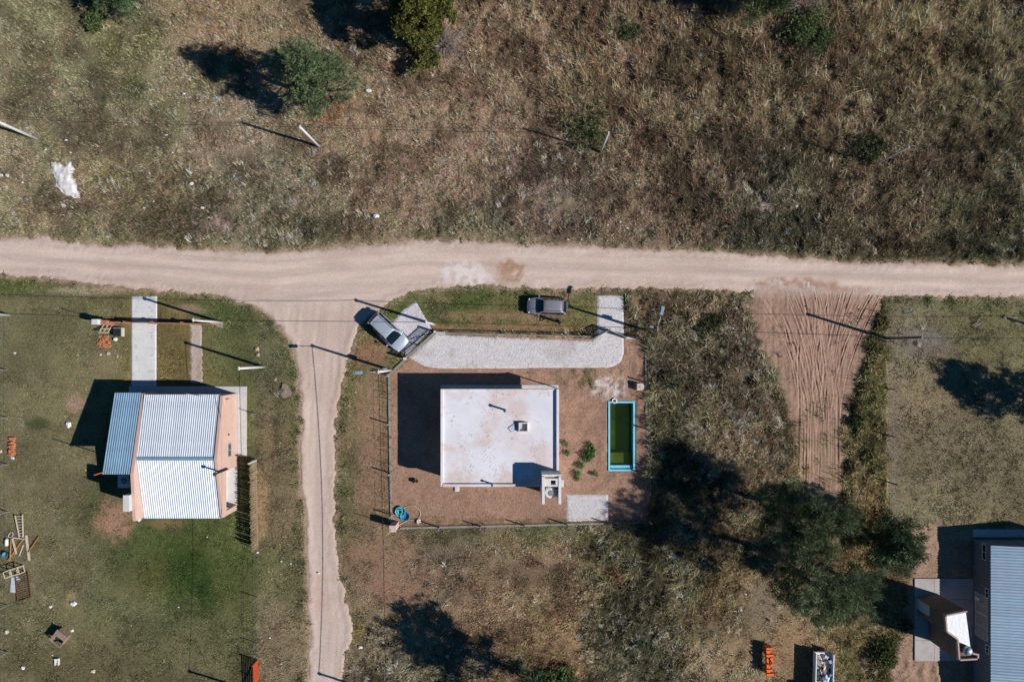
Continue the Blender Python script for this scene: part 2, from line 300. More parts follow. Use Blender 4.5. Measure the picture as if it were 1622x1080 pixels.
def masks(px, py):
    e = wob(px, py, 6, 14, 2) + wob(px, py, 3, 4, 4)
    r = sdf(ROAD, px, py) + e
    t = sdf(TRACK, px, py) + e * 1.3
    y = sdf(YARD, px, py) + wob(px, py, 3, 8, 3)
    ry = sdf(RYARD, px, py) + e
    hard = np.full(px.size, 1e9)
    for P in (DRIVE, APRON, SLABG, LDRIVE, LIME): hard = np.minimum(hard, sdf(P, px, py) + wob(px, py, 1.2, 4, 5))
    hard = np.minimum(hard, sdf(LPATH, px, py) + wob(px, py, 3, 5, 5))
    for a, b, c, d in BOXES: hard = np.minimum(hard, np.maximum(np.maximum(a - px, px - b), np.maximum(c - py, py - d)))
    return r, t, y, ry, hard

# ------------------------------------------------------------------ ground sheet
SOIL = lin((104, 88, 68))
def ground_cols(px, py):
    f = field(px, py); c = (f[:, :3] * 1.15 + SOIL * .25) * (1 - .4 * sstep(.5, 1, f[:, 6]))[:, None]  # soil darkened in clumpy growth, painting shade into the hollows
    c = blobs(BLOB, px, py, c); c = blobs(BARE, px, py, c)
    r, t, y, ry, hard = masks(px, py)
    n = fbm(px, py, 40, 3); n2 = fbm(px, py, 9, 6)
    yd = lin((156, 124, 104)) * (0.74 + .54 * n[:, None]); yd = yd * (0.86 + .28 * n2[:, None])
    yd = yd * np.where(py > 765, .98, 1)[:, None]
    w = 1 - sstep(-2, 4, y); c = c * (1 - w[:, None]) + yd * w[:, None]
    # thin grass on the front strip and near the edges of the swept yard
    gm = np.clip((1 - sstep(4, 26, np.abs(py - 597)) ) * (1 - sstep(930, 960, px)) * sstep(870, 900, px) + (1 - sstep(0, 14, 829 - py)) * (py < 831), 0, 1) * sstep(.42, .6, n2) * w * .8
    c = c * (1 - gm[:, None]) + lin((98, 92, 58)) * gm[:, None]
    gp = (1 - sstep(-8, 8, sdf(GPATCH, px, py) + wob(px, py, 10, 14, 5))) * sstep(.3, .62, fbm(px, py, 5, 1)) * .92
    c = c * (1 - gp[:, None]) + lin((206, 196, 190)) * gp[:, None]
    ryc = lin((158, 130, 108)) * (.82 + .36 * n[:, None])
    w = 1 - sstep(-5, 8, ry); c = c * (1 - w[:, None]) + ryc * w[:, None]
    # dry clods and litter in the field soil
    w = 1 - sstep(0, 7, r); c = c * (1 - .6 * w[:, None]) + lin((176, 150, 128)) * .6 * w[:, None]
    return c * (0.9 + .2 * n2[:, None])
def hum(px, py, f):
    return 1.05 * f[:, 6] * sstep(.3, .5, f[:, 3] + .12) * np.maximum(0, fbm(px, py, 11, 4, 3) - .38)
def ground():
    x = np.arange(-80, 1701, 3.3); y = np.arange(-80, 1161, 3.3)
    k = np.cumsum(np.geomspace(4, 2600, 22))
    xs = np.concatenate([x[0] - k[::-1], x, x[-1] + k]); ys = np.concatenate([y[0] - k[::-1], y, y[-1] + k])
    X, Y = np.meshgrid(xs, ys); px, py = X.ravel(), Y.ravel()
    cols = ground_cols(px, py)
    r, t, yd, ry, hard = masks(px, py)
    f = field(px, py)
    z = .10 * (fbm(px, py, 30, 1) - .5) + hum(px, py, f)
    inside = (px > -80) & (px < 1700) & (py > -80) & (py < 1160)
    z *= sstep(0, 8, np.minimum(np.minimum(r, t), hard)); z *= np.where(yd < 3, .35, 1); z += np.where(yd < 3, .02 * (fbm(px, py, 5, 3, 2) - .5) * 2, 0)
    z = np.where((np.minimum(r, t) < -3) | (hard < -2), -.07, z); z = np.where(inside, z, np.minimum(z, -.02) - .05)
    a, b, c, d = POOL
    z = np.where((px > a + .5) & (px < b - .5) & (py > c + .5) & (py < d - .5), -1.7, z)
    nx, ny = len(xs), len(ys); ii = np.arange(nx * ny).reshape(ny, nx)
    q = np.stack([ii[1:, :-1].ravel(), ii[1:, 1:].ravel(), ii[:-1, 1:].ravel(), ii[:-1, :-1].ravel()], 1)
    v = np.stack([(px - NX) / S, -(py - NY) / S, z], 1)
    o = raw_mesh('ground', v, q, cols, attr_mat('soil', var=.36, scale=4.5, bump=.9, bscale=7), 'POINT'); tag(o, kind='structure')
    o.data.polygons.foreach_set('use_smooth', np.ones(len(q), bool))
ground()
def sheet(name, poly, cell, z0, colf, zf=None, e=0.0, esc=6.0, m='soil', fine=0.0):
    p = np.array(poly, float); lo = np.maximum(p.min(0) - 8, (-700, -300)); hi = np.minimum(p.max(0) + 8, (2400, 1500))
    xs = np.arange(lo[0], hi[0], cell); ys = np.arange(lo[1], hi[1], cell); X, Y = np.meshgrid(xs, ys); px, py = X.ravel(), Y.ravel()
    s = sdf(poly, px, py) + wob(px, py, e, 14, 2) + wob(px, py, 3 if e > 3 else 0, 4, 4) + wob(px, py, fine, 4, 5)
    nx, ny = len(xs), len(ys); ii = np.arange(nx * ny).reshape(ny, nx); S2 = s.reshape(ny, nx)
    k = ((S2[1:, :-1] + S2[1:, 1:] + S2[:-1, 1:] + S2[:-1, :-1]) < 0).ravel()
    q = np.stack([ii[1:, :-1].ravel(), ii[1:, 1:].ravel(), ii[:-1, 1:].ravel(), ii[:-1, :-1].ravel()], 1)[k]
    u, inv = np.unique(q, return_inverse=True); q = inv.reshape(q.shape); px, py, s = px[u], py[u], s[u]
    z = np.full(px.size, z0) + (zf(px, py, s) if zf else 0)
    o = raw_mesh(name, np.stack([(px - NX) / S, -(py - NY) / S, z], 1), q, colf(px, py, s), m, 'POINT')
    o.data.polygons.foreach_set('use_smooth', np.ones(len(q), bool)); return o
def road_path(px, py):     # coordinate along and across each road for the worn wheel lanes
    yc = np.interp(px, [0, 200, 430, 660, 830, 1200, 1622], [406, 420, 436, 418, 420, 432, 445])
    xc = np.interp(py, [480, 560, 640, 720, 820, 900, 1000, 1080], [520, 512, 506, 502, 506, 512, 520, 516])
    side = (py > 480) & (px > 440) & (px < 580)
    return np.where(side, py, px), np.where(side, px - xc, py - yc), side
def road_col(px, py, s):
    u, w, side = road_path(px, py)
    c = np.tile(lin((199, 178, 163)), (px.size, 1))
    st = fbm(u / 14, w, 5, 2); c *= (.80 + .40 * st)[:, None]
    lane = np.exp(-((np.abs(w) - 11) / 5) ** 2) * .13 + np.exp(-((w) / 4) ** 2) * -.07
    c *= (1 + lane * np.where(side, .5, 1))[:, None]
    n = fbm(px, py, 60, 4); k = sstep(.45, .7, n)[:, None]; c = c * (1 - .3 * k) + lin((178, 152, 134)) * .3 * k
    c = c * (1 - .45 * (1 - sstep(-6, 0, s))[:, None] * 0 ) 
    ed = sstep(-9, -1, s)[:, None]; c = c * (1 - .5 * ed) + lin((170, 142, 120)) * .5 * ed
    for x, y, rx, ry, cc, a in ((735, 435, 42, 24, (226, 214, 208), .8), (862, 451, 18, 8, (222, 210, 206), .7), (812, 428, 26, 20, (158, 116, 84), .75), (1255, 452, 75, 14, (168, 132, 112), .85), (1330, 460, 60, 10, (176, 142, 122), .8), (505, 945, 20, 40, (196, 164, 146), .6), (85, 445, 26, 8, (140, 118, 100), .4)):
        d = np.sqrt(((px - x) / rx) ** 2 + ((py - y) / ry) ** 2) + 1.5 * (fbm(px, py, 14, 5) - .5)
        k = a * (1 - sstep(.55, 1.15, d)) * (sstep(.3, .6, fbm(px, py, 9, 1)) * .8 + .2); c = c * (1 - k[:, None]) + lin(cc) * k[:, None]
    return c * (.93 + .14 * fbm(px, py, 3, 6))[:, None]
def road_z(px, py, s):
    u, w, side = road_path(px, py)
    return .035 * (fbm(u / 16, w, 6, 3) - .5) + .012 * (fbm(px, py, 4, 4, 2) - .5) + .05 * sstep(-16, -7, s) - .13 * sstep(-6, 1, s) - .03
tag(sheet('dirt_road', ROAD, 2.4, .02, road_col, road_z, e=6, m=attr_mat('road_dirt', var=.17, scale=7, bump=.25, bscale=30)), kind='structure')
def ruts(px, py):
    rr = np.random.default_rng(77); edge = np.zeros(px.size); flat = np.zeros(px.size); band = np.zeros(px.size)
    wx = 3 * (fbm(px, py, 60, 3) - .5)
    for (a0, a1, b0, b1, ye, pw, n) in ((1186, 1310, 1274, 1322, 720, 2.3, 34), (1296, 1402, 1280, 1330, 690, 2.0, 26), (1200, 1290, 1262, 1326, 640, 1.5, 8), (1262, 1330, 1264, 1330, 900, 1.0, 14)):
        for k in range(n):
            u = rr.uniform(-.03, 1.03); v = np.clip(u + rr.normal(0, .12), 0, 1); x0 = a0 + (a1 - a0) * u; x1 = b0 + (b1 - b0) * v
            y0 = rr.uniform(452, 500) if n > 14 else rr.uniform(470, 650); y1 = y0 + rr.uniform(90, 270); w = rr.uniform(1.3, 2.6); am = rr.uniform(.25, 1) ** 1.3
            t = np.clip((ye - py) / (ye - 460), 0, 1.1); d = (px + wx - (x1 + (x0 - x1) * t ** pw)) / w
            act = sstep(y0 - 12, y0 + 12, py) * (1 - sstep(y1 - 40, y1 + 40, py)) * am * (.6 + .7 * vnoise(py / 11 + k * 7, py * 0 + k, 3))
            edge = np.maximum(edge, np.exp(-((np.abs(d) - 1.25) / .38) ** 2) * act); flat = np.maximum(flat, np.exp(-(d / .9) ** 4) * act)
    return fbm(px, py / 9, 4, 4, 3), edge, flat
def track_col(px, py, s):
    r, edge, flat = ruts(px, py)
    c = lin((160, 130, 111)) * (.74 + .5 * r)[:, None]
    c = c * (1 + .16 * flat - .04 * edge)[:, None]
    n = fbm(px, py, 22, 2); k = np.clip(sstep(.46, .62, n) * sstep(590, 680, py) + sstep(-16, -4, s) * sstep(560, 620, py) * .8, 0, 1)[:, None]; c = c * (1 - .55 * k) + lin((150, 130, 102)) * .55 * k
    k = np.clip(sstep(480, 456, py) * (.45 + .5 * sstep(-16, -1, s)), 0, 1)[:, None]; c = c * (1 - k) + lin((198, 177, 163)) * k
    return c * (.84 + .32 * fbm(px, py, 5, 6))[:, None]
def track_z(px, py, s):
    r, edge, flat = ruts(px, py); a = sstep(450, 474, py) * (1 - .3 * sstep(640, 720, py))
    return a * (.05 * (r - .5) + .08 * edge - .05 * flat + .06 * (fbm(px, py, 5, 3, 3) - .5)) + .045 - .05 * sstep(-8, 0, s)
tag(sheet('dirt_track', TRACK, 1.0, .0, track_col, track_z, e=11, m=attr_mat('track_dirt', var=.16, scale=9, bump=.5, bscale=16)), kind='structure')
def gravel_col(base, amt, soilc=(150, 124, 100)):
    def f(px, py, s):
        c = np.tile(lin(base), (px.size, 1)); n = fbm(px, py, 4, 3, 3)
        c *= (.92 + .16 * n)[:, None]; k = (sstep(.60, .78, fbm(px, py, 26, 5)) * amt)[:, None]
        k = np.maximum(k, (amt * .8 * (1 - sstep(.4, 1.2, np.sqrt(((px - 664) / 14) ** 2 + ((py - 560) / 9) ** 2) + fbm(px, py, 8, 1) - .5)))[:, None])
        c = c * (1 - k) + lin(soilc) * k
        sp = R.random(px.size); c *= np.where(sp < .10, .72, np.where(sp > .9, 1.08, 1))[:, None]
        return np.minimum(c, .86)
    return f
gz = lambda px, py, s: .014 * (R.random(px.size) - .5) + .02 * (fbm(px, py, 20, 2) - .5) - .05 * sstep(-3, 0, s)
gm = attr_mat('white_gravel', var=.1, scale=10, bump=.6, bscale=22, rough=.9)
tag(sheet('gravel_driveway', DRIVE, 1.2, .05, gravel_col((208, 203, 202), .3), gz, fine=.4, m=gm), kind='structure')
tag(sheet('gravel_apron', APRON, 1.2, .05, gravel_col((206, 200, 202), .1), gz, fine=.5, m=gm), kind='structure')
tag(sheet('gravel_pad', SLABG, 1.2, .06, gravel_col((200, 194, 193), .5), gz, fine=.5, m=gm), kind='structure')
tag(sheet('gravel_path', LPATH, 1.2, .04, gravel_col((186, 170, 158), .5), gz, fine=3, m=gm), kind='structure')
def conc(px, py, s):
    c = np.tile(lin((214, 212, 208)), (px.size, 1)); c *= (.88 + .2 * fbm(px, py, 14, 4))[:, None]; c *= (.94 + .1 * fbm(px, py / 12, 3, 2))[:, None]
    k = (sstep(.62, .72, fbm(px, py, 5, 6)) * (np.abs(px - 228) > 5) * .35)[:, None]; c = c * (1 - k) + lin((150, 136, 114)) * k
    k = (.10 * ((py % 19) < 1.0) + .2 * ((px < 210.5)))[:, None]; return c * (1 - k)
tag(sheet('concrete_driveway', LDRIVE, 1.0, .06, conc, lambda px, py, s: -.05 * sstep(-1.5, 0, s), fine=.8, m=attr_mat('drive_concrete', var=.08, scale=10, bump=.15)), kind='structure')
def lime_col(px, py, s):
    c = np.tile(lin((226, 221, 216)), (px.size, 1)); k = sstep(.5, .7, fbm(px, py, 7, 2))[:, None] * .5; return (c * (1 - k) + lin((160, 144, 128)) * k)
o = sheet('lime_heap', LIME, 1.3, .10, lime_col, lambda px, py, s: .16 * sstep(0, -8, s) + .12 * (fbm(px, py, 6, 3) - .5), e=5, m=gm)
tag(o, 'spread heap of white lime lying in the dry grass above the road', 'lime heap')
# ------------------------------------------------------------------ grass and weeds (uncountable cover)
def blades(name, px, py, z, az, lean, ln, wd, cols, m, two=False):
    """one bent blade per entry, real triangles"""
    n = px.size; bx = (px - NX) / S; by = -(py - NY) / S
    dx, dy = np.cos(az), np.sin(az); sx, sy = -dy, dx
    hx, hz = np.sin(lean) * ln, np.cos(lean) * ln
    P = np.stack
    a = P([bx - sx * wd / 2, by - sy * wd / 2, z - .02], 1); b = P([bx + sx * wd / 2, by + sy * wd / 2, z - .02], 1)
    if not two:
        t = P([bx + dx * hx, by + dy * hx, z + hz], 1)
        v = P([a, b, t], 1).reshape(-1, 3); f = np.arange(3 * n).reshape(n, 3)
    else:
        mx, mz = .5 * hx * .8, .62 * hz
        c = P([bx + dx * mx - sx * wd * .42, by + dy * mx - sy * wd * .42, z + mz], 1); d = P([bx + dx * mx + sx * wd * .42, by + dy * mx + sy * wd * .42, z + mz], 1)
        t = P([bx + dx * hx * 1.15, by + dy * hx * 1.15, z + hz * .8], 1)
        v = P([a, b, d, c, t], 1).reshape(-1, 3); k = np.arange(n)[:, None] * 5
        f = np.concatenate([k + [[0, 1, 2]], k + [[0, 2, 3]], k + [[3, 2, 4]]], 1).reshape(-1, 3); cols = np.repeat(cols, 3, 0)
    return tag(raw_mesh(name, v, f, cols, m), kind='stuff')
GM = attr_mat('grass_blade', var=0, bump=0, translucent=.25, rough=.9)
def jitter(c, n, v=.32):
    b = np.exp(R.normal(0, v, n))[:, None]; h = R.normal(0, .05, (n, 3)); h[:, 1] *= .6
    return np.clip(c * b * (1 + h), 0, .8)
def candidates(n):
    px = R.uniform(-75, 1697, n); py = R.uniform(-75, 1155, n)
    f = field(px, py); r, t, yd, ry, hard = masks(px, py)
    return px, py, f, r, t, yd, ry, hard
def grass():
    n = 268000                                  # tufts
    px, py, f, r, t, yd, ry, hard = candidates(n)
    n2 = fbm(px, py, 9, 6); bm = bare_mask(px, py)
    cl = fbm(px, py, 13, 4, 3)
    dens = np.where(f[:, 3] < .2, np.minimum(1, f[:, 4] * 1.35), f[:, 4]) * (1 - .8 * bm) * (1 - .9 * f[:, 6] * (1 - sstep(.40, .50, cl)))
    strip = (np.abs(py - 597) < 22) & (px < 945) & (px > 880)
    edge = (py > 812)
    wy = np.where(strip, .35, np.where(edge, .25, .012)) * sstep(.42, .6, n2)
    dens = np.where(yd < 0, wy, dens)
    dens = np.where(ry < 0, .06, dens)
    dens = np.where((hard < 1.5) | (r < -1), 0, dens)
    dens = np.where(t < 0, .012 + .45 * sstep(.52, .62, fbm(px, py, 22, 2)) * sstep(620, 680, py) * (1 - sstep(-8, -30, t) * .5) + .25 * (1 - sstep(0, 7, -t)) * (py > 600), dens)
    dens = np.where((r > -4) & (r < -1), .05 * (n2 > .55) * (py > 430), dens)
    k = R.random(n) < dens
    px, py, f, r, yd, cl, n2, ry = px[k], py[k], f[k], r[k], yd[k], cl[k], n2[k], ry[k]; n = px.size
    col = blobs(BLOB, px, py, f[:, :3].copy())
    vg = lin((86, 94, 52)); e = (1 - sstep(2, 20, r)) * (.35 + .65 * sstep(.4, .6, n2)) * np.where(py < 430, .6, .75); col = col * (1 - e[:, None]) + vg * e[:, None]
    k = (yd < 0)[:, None]; col = np.where(k, lin((84, 92, 48)), col)
    tuft = jitter(col, n, .42) * np.where(f[:, 3] > .2, 2.3 + .9 * sstep(700, 1300, px) * (py < 420) + .6 * (py > 470) * (px > 1000), 1.65)[:, None] * (.92 + .08 * np.array([1, 1, 1.0]))
    pal = np.array([[1.16, 1.0, .90], [.94, .97, .86], [.95, .97, 1.0], [.55, .66, .48], [1.3, 1.12, .98]])[R.choice(5, n, p=[.36, .30, .14, .12, .08])]; pw = fbm(px, py, 7, 2, 2); tuft = tuft * np.where((f[:, 3] > .2)[:, None], pal, .5 + .5 * pal) * (.7 + .6 * pw)[:, None]
    tuft = tuft * .84 + tuft.mean(1)[:, None] * np.array([.165, .16, .155])
    h = f[:, 3] * (0.35 + 1.5 * cl * cl * 1.6) * (1 + .5 * f[:, 6] * (cl - .4)) * (1 + .55 * sstep(.6, 1, f[:, 6])) * np.exp(R.normal(0, .3, n)); h = np.where(f[:, 3] < .2, f[:, 3] * (.6 + .8 * cl) * np.exp(R.normal(0, .25, n)), h); h = np.where(yd < 0, .12, h); h = np.where(ry < 0, .10, h)
    h = np.where(r < 14, np.minimum(h, .2), h)
    rough = f[:, 3] > .2
    B = np.where(rough, 10, 6); idx = np.repeat(np.arange(n), B); m = idx.size
    bx = px[idx] + R.normal(0, 2.2, m) * np.where(h > .2, 1.3, 1)[idx]; by = py[idx] + R.normal(0, 2.2, m) * np.where(h > .2, 1.3, 1)[idx]
    wind = 2.4 + 2.2 * (fbm(px, py, 60, 3) - .5) * 2
    az = np.where(rough[idx] & (R.random(m) < .75), R.uniform(0, 6.28, m), wind[idx] + R.normal(0, 1.1, m))
    hh = h[idx]; ln = hh * R.uniform(.5, 1.2, m) * np.where(rough[idx], .74, 1); lean = np.clip(np.abs(R.normal(.75, .35, m)), .1, 1.4)
    wd = np.where(hh > .2, R.uniform(.035, .08, m), R.uniform(.035, .08, m))
    # keep blades off hard surfaces
    k = np.ones(m, bool); rr, tt, yy, ryy, hd = masks(bx, by); k &= (hd > .5) & ((rr > -2.5))
    c = np.clip(jitter(tuft[idx], m, .3) * 1.0, 0, .7)
    ff = f[idx]; z = hum(bx, by, ff) * sstep(0, 8, np.minimum(np.minimum(rr, tt), hd))
    o = blades('field_grass', bx[k], by[k], z[k], az[k], lean[k], ln[k], wd[k], c[k], GM)
    tag(o, 'dry brown and olive grass covering the open fields and lawns', 'grass')
    print('grass blades', int(k.sum()))
def silver():
    n = 60000
    px, py, f, r, t, yd, ry, hard = candidates(n)
    cl = fbm(px, py, 18, 3, 3)
    k = (R.random(n) < f[:, 5] * sstep(.44, .6, cl) * 1.0) & (np.minimum(r, t) > 8) & (yd > 3) & (ry > 3) & (hard > 6)
    px, py, f = px[k], py[k], f[k]; n = px.size
    tuft = jitter(np.tile(lin((206, 192, 164)), (n, 1)), n, .3)
    B = 16; idx = np.repeat(np.arange(n), B); m = idx.size
    az0 = R.normal(.9, .9, n); az = az0[idx] + R.normal(0, .55, m)
    hh = R.uniform(.25, .65, n)[idx]
    o = blades('silver_weeds', px[idx] + R.normal(0, 2.4, m), py[idx] + R.normal(0, 2.4, m), np.zeros(m) + .16, az, np.clip(R.normal(.85, .3, m), .15, 1.4), hh * R.uniform(.5, 1.1, m), R.uniform(.025, .05, m), jitter(tuft[idx], m, .35), GM, True)
    tag(o, 'silvery grey weeds with long arching blades among the rough grass', 'weeds'); print('silver', m)
def green_weeds():
    n = 90000
    px, py, f, r, t, yd, ry, hard = candidates(n)
    n2 = fbm(px, py, 10, 5, 3); road = (r > -2) & (r < 16) & (hard > 3) & (yd > 2)
    rough = f[:, 3] > .3
    p = np.where(road, .5 * sstep(.46, .62, n2), np.where(rough, (.16 + .34 * (f[:, 6] > .65)) * sstep(.54, .66, n2), .0))
    p = np.where((t < 2) | (r < -1), 0, p); p = np.where((yd < 2) | (ry < 2) | (hard < 3), 0, p)
    k = R.random(n) < p; px, py, f, r = px[k], py[k], f[k], r[k]; n = px.size
    tuft = jitter(np.tile(lin((98, 106, 70)), (n, 1)), n, .35) * np.where((f[:, 6] > .65) & (r > 16), .5, 1)[:, None]; B = 12; idx = np.repeat(np.arange(n), B); m = idx.size  # weeds in clumpy growth coloured darker to imitate shaded hollows
    big = np.where(r < 16, .5, 1)[idx]
    o = blades('green_weeds', px[idx] + R.normal(0, 2.6, m), py[idx] + R.normal(0, 2.6, m), R.uniform(0, .16, m) * big, R.uniform(0, 6.28, m), R.uniform(.6, 1.35, m), R.uniform(.12, .3, m) * (.5 + .5 * big), R.uniform(.05, .11, m), jitter(tuft[idx], m, .28), GM)
    tag(o, 'low dark green leafy weeds along the road edges and in the fields', 'weeds'); print('green', m)
grass(); silver(); green_weeds()
def pebbles():
    n = 9000; px = R.uniform(590, 1000, n); py = R.uniform(465, 830, n)
    s = np.minimum(np.minimum(sdf(DRIVE, px, py), sdf(APRON, px, py)), np.minimum(sdf(SLABG, px, py), sdf(GPATCH, px, py) + 10 * R.random(n)))
    k = s < R.normal(-1, 1.3, n); px, py = px[k], py[k]; n = px.size
    a = R.uniform(.03, .065, n); v0 = np.array([(1, 0, 0), (0, 1, 0), (-1, 0, 0), (0, -1, 0), (0, 0, .8), (0, 0, -.8)])
    fs = np.array([(0, 1, 4), (1, 2, 4), (2, 3, 4), (3, 0, 4)]); rot = R.uniform(0, 6.28, n)
    vx = v0[None, :, 0] * np.cos(rot)[:, None] - v0[None, :, 1] * np.sin(rot)[:, None]; vy = v0[None, :, 0] * np.sin(rot)[:, None] + v0[None, :, 1] * np.cos(rot)[:, None]
    v = np.stack([(px[:, None] - NX) / S + vx * a[:, None], -(py[:, None] - NY) / S + vy * a[:, None] * R.uniform(.6, 1, n)[:, None], .07 + v0[None, :, 2] * a[:, None] * .7 + 0 * vx], 2).reshape(-1, 3)
    f = (np.arange(n)[:, None, None] * 6 + fs[None]).reshape(-1, 3); c = np.repeat(jitter(np.tile(lin((212, 204, 200)), (n, 1)), n, .2), 4, 0)
    o = raw_mesh('pebbles', v, f, np.minimum(c, .82), gm); tag(o, 'loose white pebbles on the gravel drive and pads', 'pebbles', kind='stuff')
pebbles()

# ------------------------------------------------------------------ trees and shrubs
LEAF = attr_mat('leaf', var=0, bump=0, translucent=.2, rough=.75, spec=.2)
BARK = mat('bark', (96, 80, 66), .95, var=.3, scale=6, bump=.8, bscale=12)
DEADWOOD = mat('dead_wood', (150, 138, 132), .95, var=.2, scale=8)
def clump_mesh(name, cen, dirs, rad, nb, ln, wd, col, parent, off, jit=.22, up=.3, cvar=.3, seed=0, group=1):
    """needle / leaf clumps: nb thin faces round each centre, pointing outwards"""
    rg = np.random.default_rng(seed); cen = np.asarray(cen); n = len(cen); idx = np.repeat(np.arange(n), nb); m = idx.size
    d = rg.normal(0, 1, (m, 3)) + np.asarray(dirs)[idx] * 1.0; d[:, 2] += up; d /= np.linalg.norm(d, axis=1)[:, None]
    s = np.cross(d, rg.normal(0, 1, (m, 3))); s /= np.linalg.norm(s, axis=1)[:, None]
    p = cen[idx] + rg.normal(0, 1, (m, 3)) * np.asarray(rad)[idx, None] * .45 - off
    L = ln * rg.uniform(.6, 1.3, m)[:, None]; W = wd * rg.uniform(.7, 1.3, m)[:, None]
    v = np.stack([p, p + d * L * .5 + s * W, p + d * L, p + d * L * .5 - s * W], 1).reshape(-1, 3)
    f = (np.arange(m)[:, None] * 4 + np.array([[0, 1, 2, 3]])).reshape(-1, 4)
    gi = np.exp(rg.normal(0, cvar, n // group + 1))[np.arange(n) // group]; cc = np.tile(lin(col), (n, 1)) * 2.1 * gi[:, None]; c = cc[idx] * np.exp(rg.normal(0, jit, m))[:, None]
    c[:, 0] *= 1 + rg.normal(0, .08, m)
    o = raw_mesh(name, v, f, np.clip(c, 0, .6), LEAF); o.parent = parent; return o
def pine(label, bx, by, h, cr, z0, col, seed, lean=(0, 0), nlimb=34, name='pine_tree', sub=5, dens=1.0, shape='cone', group=None, nb=11, ln=.34, wd=.03, puff=.34):
    rg = random.Random(seed); base = V(bx, by)
    t = thing(name, label, 'tree', base, 0, group); tr = MB()
    def axis(s): return Vector((lean[0] * s * s * h + .15 * math.sin(3 * s + seed), lean[1] * s * s * h + .15 * math.sin(2.3 * s + seed * 2), h * s - .1))
    r0 = .035 * h * .7 + .05
    tr.tube([axis(i / 8) for i in range(9)], [max(.03, r0 * (1 - i / 8) ** .8) for i in range(9)], 8)
    cen = []; dr = []; rad = []
    for i in range(nlimb):
        s = z0 / h + (1 - z0 / h) * ((i + rg.random()) / nlimb) ** .85; s = min(s, .985); a = i * 2.4 + rg.uniform(-.5, .5)
        q = (s - z0 / h) / (1 - z0 / h)
        if shape == 'cone': L = cr * (1.05 - .85 * q) * (.55 + .6 * min(1, q * 5)) * rg.uniform(.7, 1.15)
        else: L = cr * math.sqrt(max(.05, 1 - (2 * q - .85) ** 2 * .75)) * rg.uniform(.45, 1.1)
        p0 = axis(s); up = rg.uniform(.05, .5) + (.6 * q if shape != 'cone' else .3 * q); pts = [p0]; d = Vector((math.cos(a), math.sin(a), up)).normalized()
        for k in range(4):
            d = (d + Vector((rg.uniform(-.22, .22), rg.uniform(-.22, .22), rg.uniform(-.05, .22)))).normalized(); pts.append(pts[-1] + d * L / 4)
        tr.tube(pts, [max(.015, r0 * .35 * (1 - q * .6) * (1 - k / 4.6)) for k in range(5)], 5)
        nt = max(3, int(sub * .8 * L * dens))
        for j in range(nt):
            u = rg.uniform(.3, 1.0) ** .7 * 4; k = min(3, int(u)); pp = pts[k].lerp(pts[k + 1], u - k)
            lat = Vector((rg.gauss(0, 1), rg.gauss(0, 1), rg.gauss(.15, .5))) * (.16 * L * (1.25 - .2 * u) + .12)
            c = pp + lat
            if j % 3 == 0: tr.tube([pp, pp.lerp(c, .6) + Vector((0, 0, -.03)), c], [.018, .014, .008], 4, False)
            for e in range(5): pf = Vector((rg.gauss(0, 1), rg.gauss(0, 1), rg.gauss(.3, .8))).normalized(); cen.append(tuple(c + pf * puff * rg.uniform(.5, 1))); dr.append(tuple(pf * (1.0 if shape == 'cone' else .7) + d * (.3 if shape == 'cone' else 1.6))); rad.append(.2)
    tr.build('trunk', BARK, t, True)
    clump_mesh('crown', cen, dr, rad, nb, ln, wd, col, t, np.zeros(3), seed=seed, group=5)
    return t
def lobed(label, bx, by, lobes, col, seed, name='bush', cat='bush', group=None, ln=.16, wd=.05, per=260, trunk=None, nb=10):
    """dense tree or bush: leaf clumps in the outer shell of several uneven lobes (x, y, z, r) in metres from its foot"""
    rg = np.random.default_rng(seed); t = thing(name, label, cat, V(bx, by), 0, group); cen = []; dr = []; rad = []
    for x, y, z, r in lobes:
        n = int(per * r * r); d = rg.normal(0, 1, (n, 3)); d /= np.linalg.norm(d, axis=1)[:, None]
        k = r * rg.uniform(.55, 1.05, n) * (1 + .28 * np.sin(d[:, 0] * 5 + d[:, 1] * 4 + seed) * np.cos(d[:, 2] * 4))
        c = d * k[:, None] * np.array([1, 1, .85]) + np.array([x, y, z]); ok = c[:, 2] > .05
        cen.append(c[ok]); dr.append(d[ok]); rad.append(np.full(ok.sum(), .16))
    cen = np.concatenate(cen); dr = np.concatenate(dr); rad = np.concatenate(rad)
    clump_mesh('crown', cen, dr, rad, nb, ln, wd, col, t, np.zeros(3), seed=seed, up=.15)
    tr = MB(); hh = max(z for _, _, z, _ in lobes) if trunk is None else trunk
    if trunk: tr.tube([(0, 0, -.1), (.05, .02, hh * .5), (0, .05, hh)], [.16, .12, .04], 8)
    for x, y, z, r in lobes[:14]: tr.tube([(x * .08, y * .08, max(-.1, (hh * .35 if trunk else -.1))), (x * .5, y * .5, z * .6), (x, y, z)], [.05, .035, .012], 5)
    tr.build('trunk' if trunk else 'stems', BARK, t, True); return t
PG = (70, 78, 54)
pine('blue green pine with a broad ragged crown above the road', 524, 160, 9.8, 4.0, 1.0, (72, 82, 56), 3, nlimb=44, sub=3.8, dens=1.0, puff=.5, nb=16)
r_ = random.Random(5)
lob = []
for i in range(56):
    a = r_.uniform(0, 6.28); z = r_.uniform(.8, 7.6); q = (1 - (z / 8.8)) ** .5 * 2.9; rr = q * math.sqrt(r_.random()); lob.append((rr * math.cos(a), rr * math.sin(a) * 1.3, z, r_.uniform(.45, .85)))
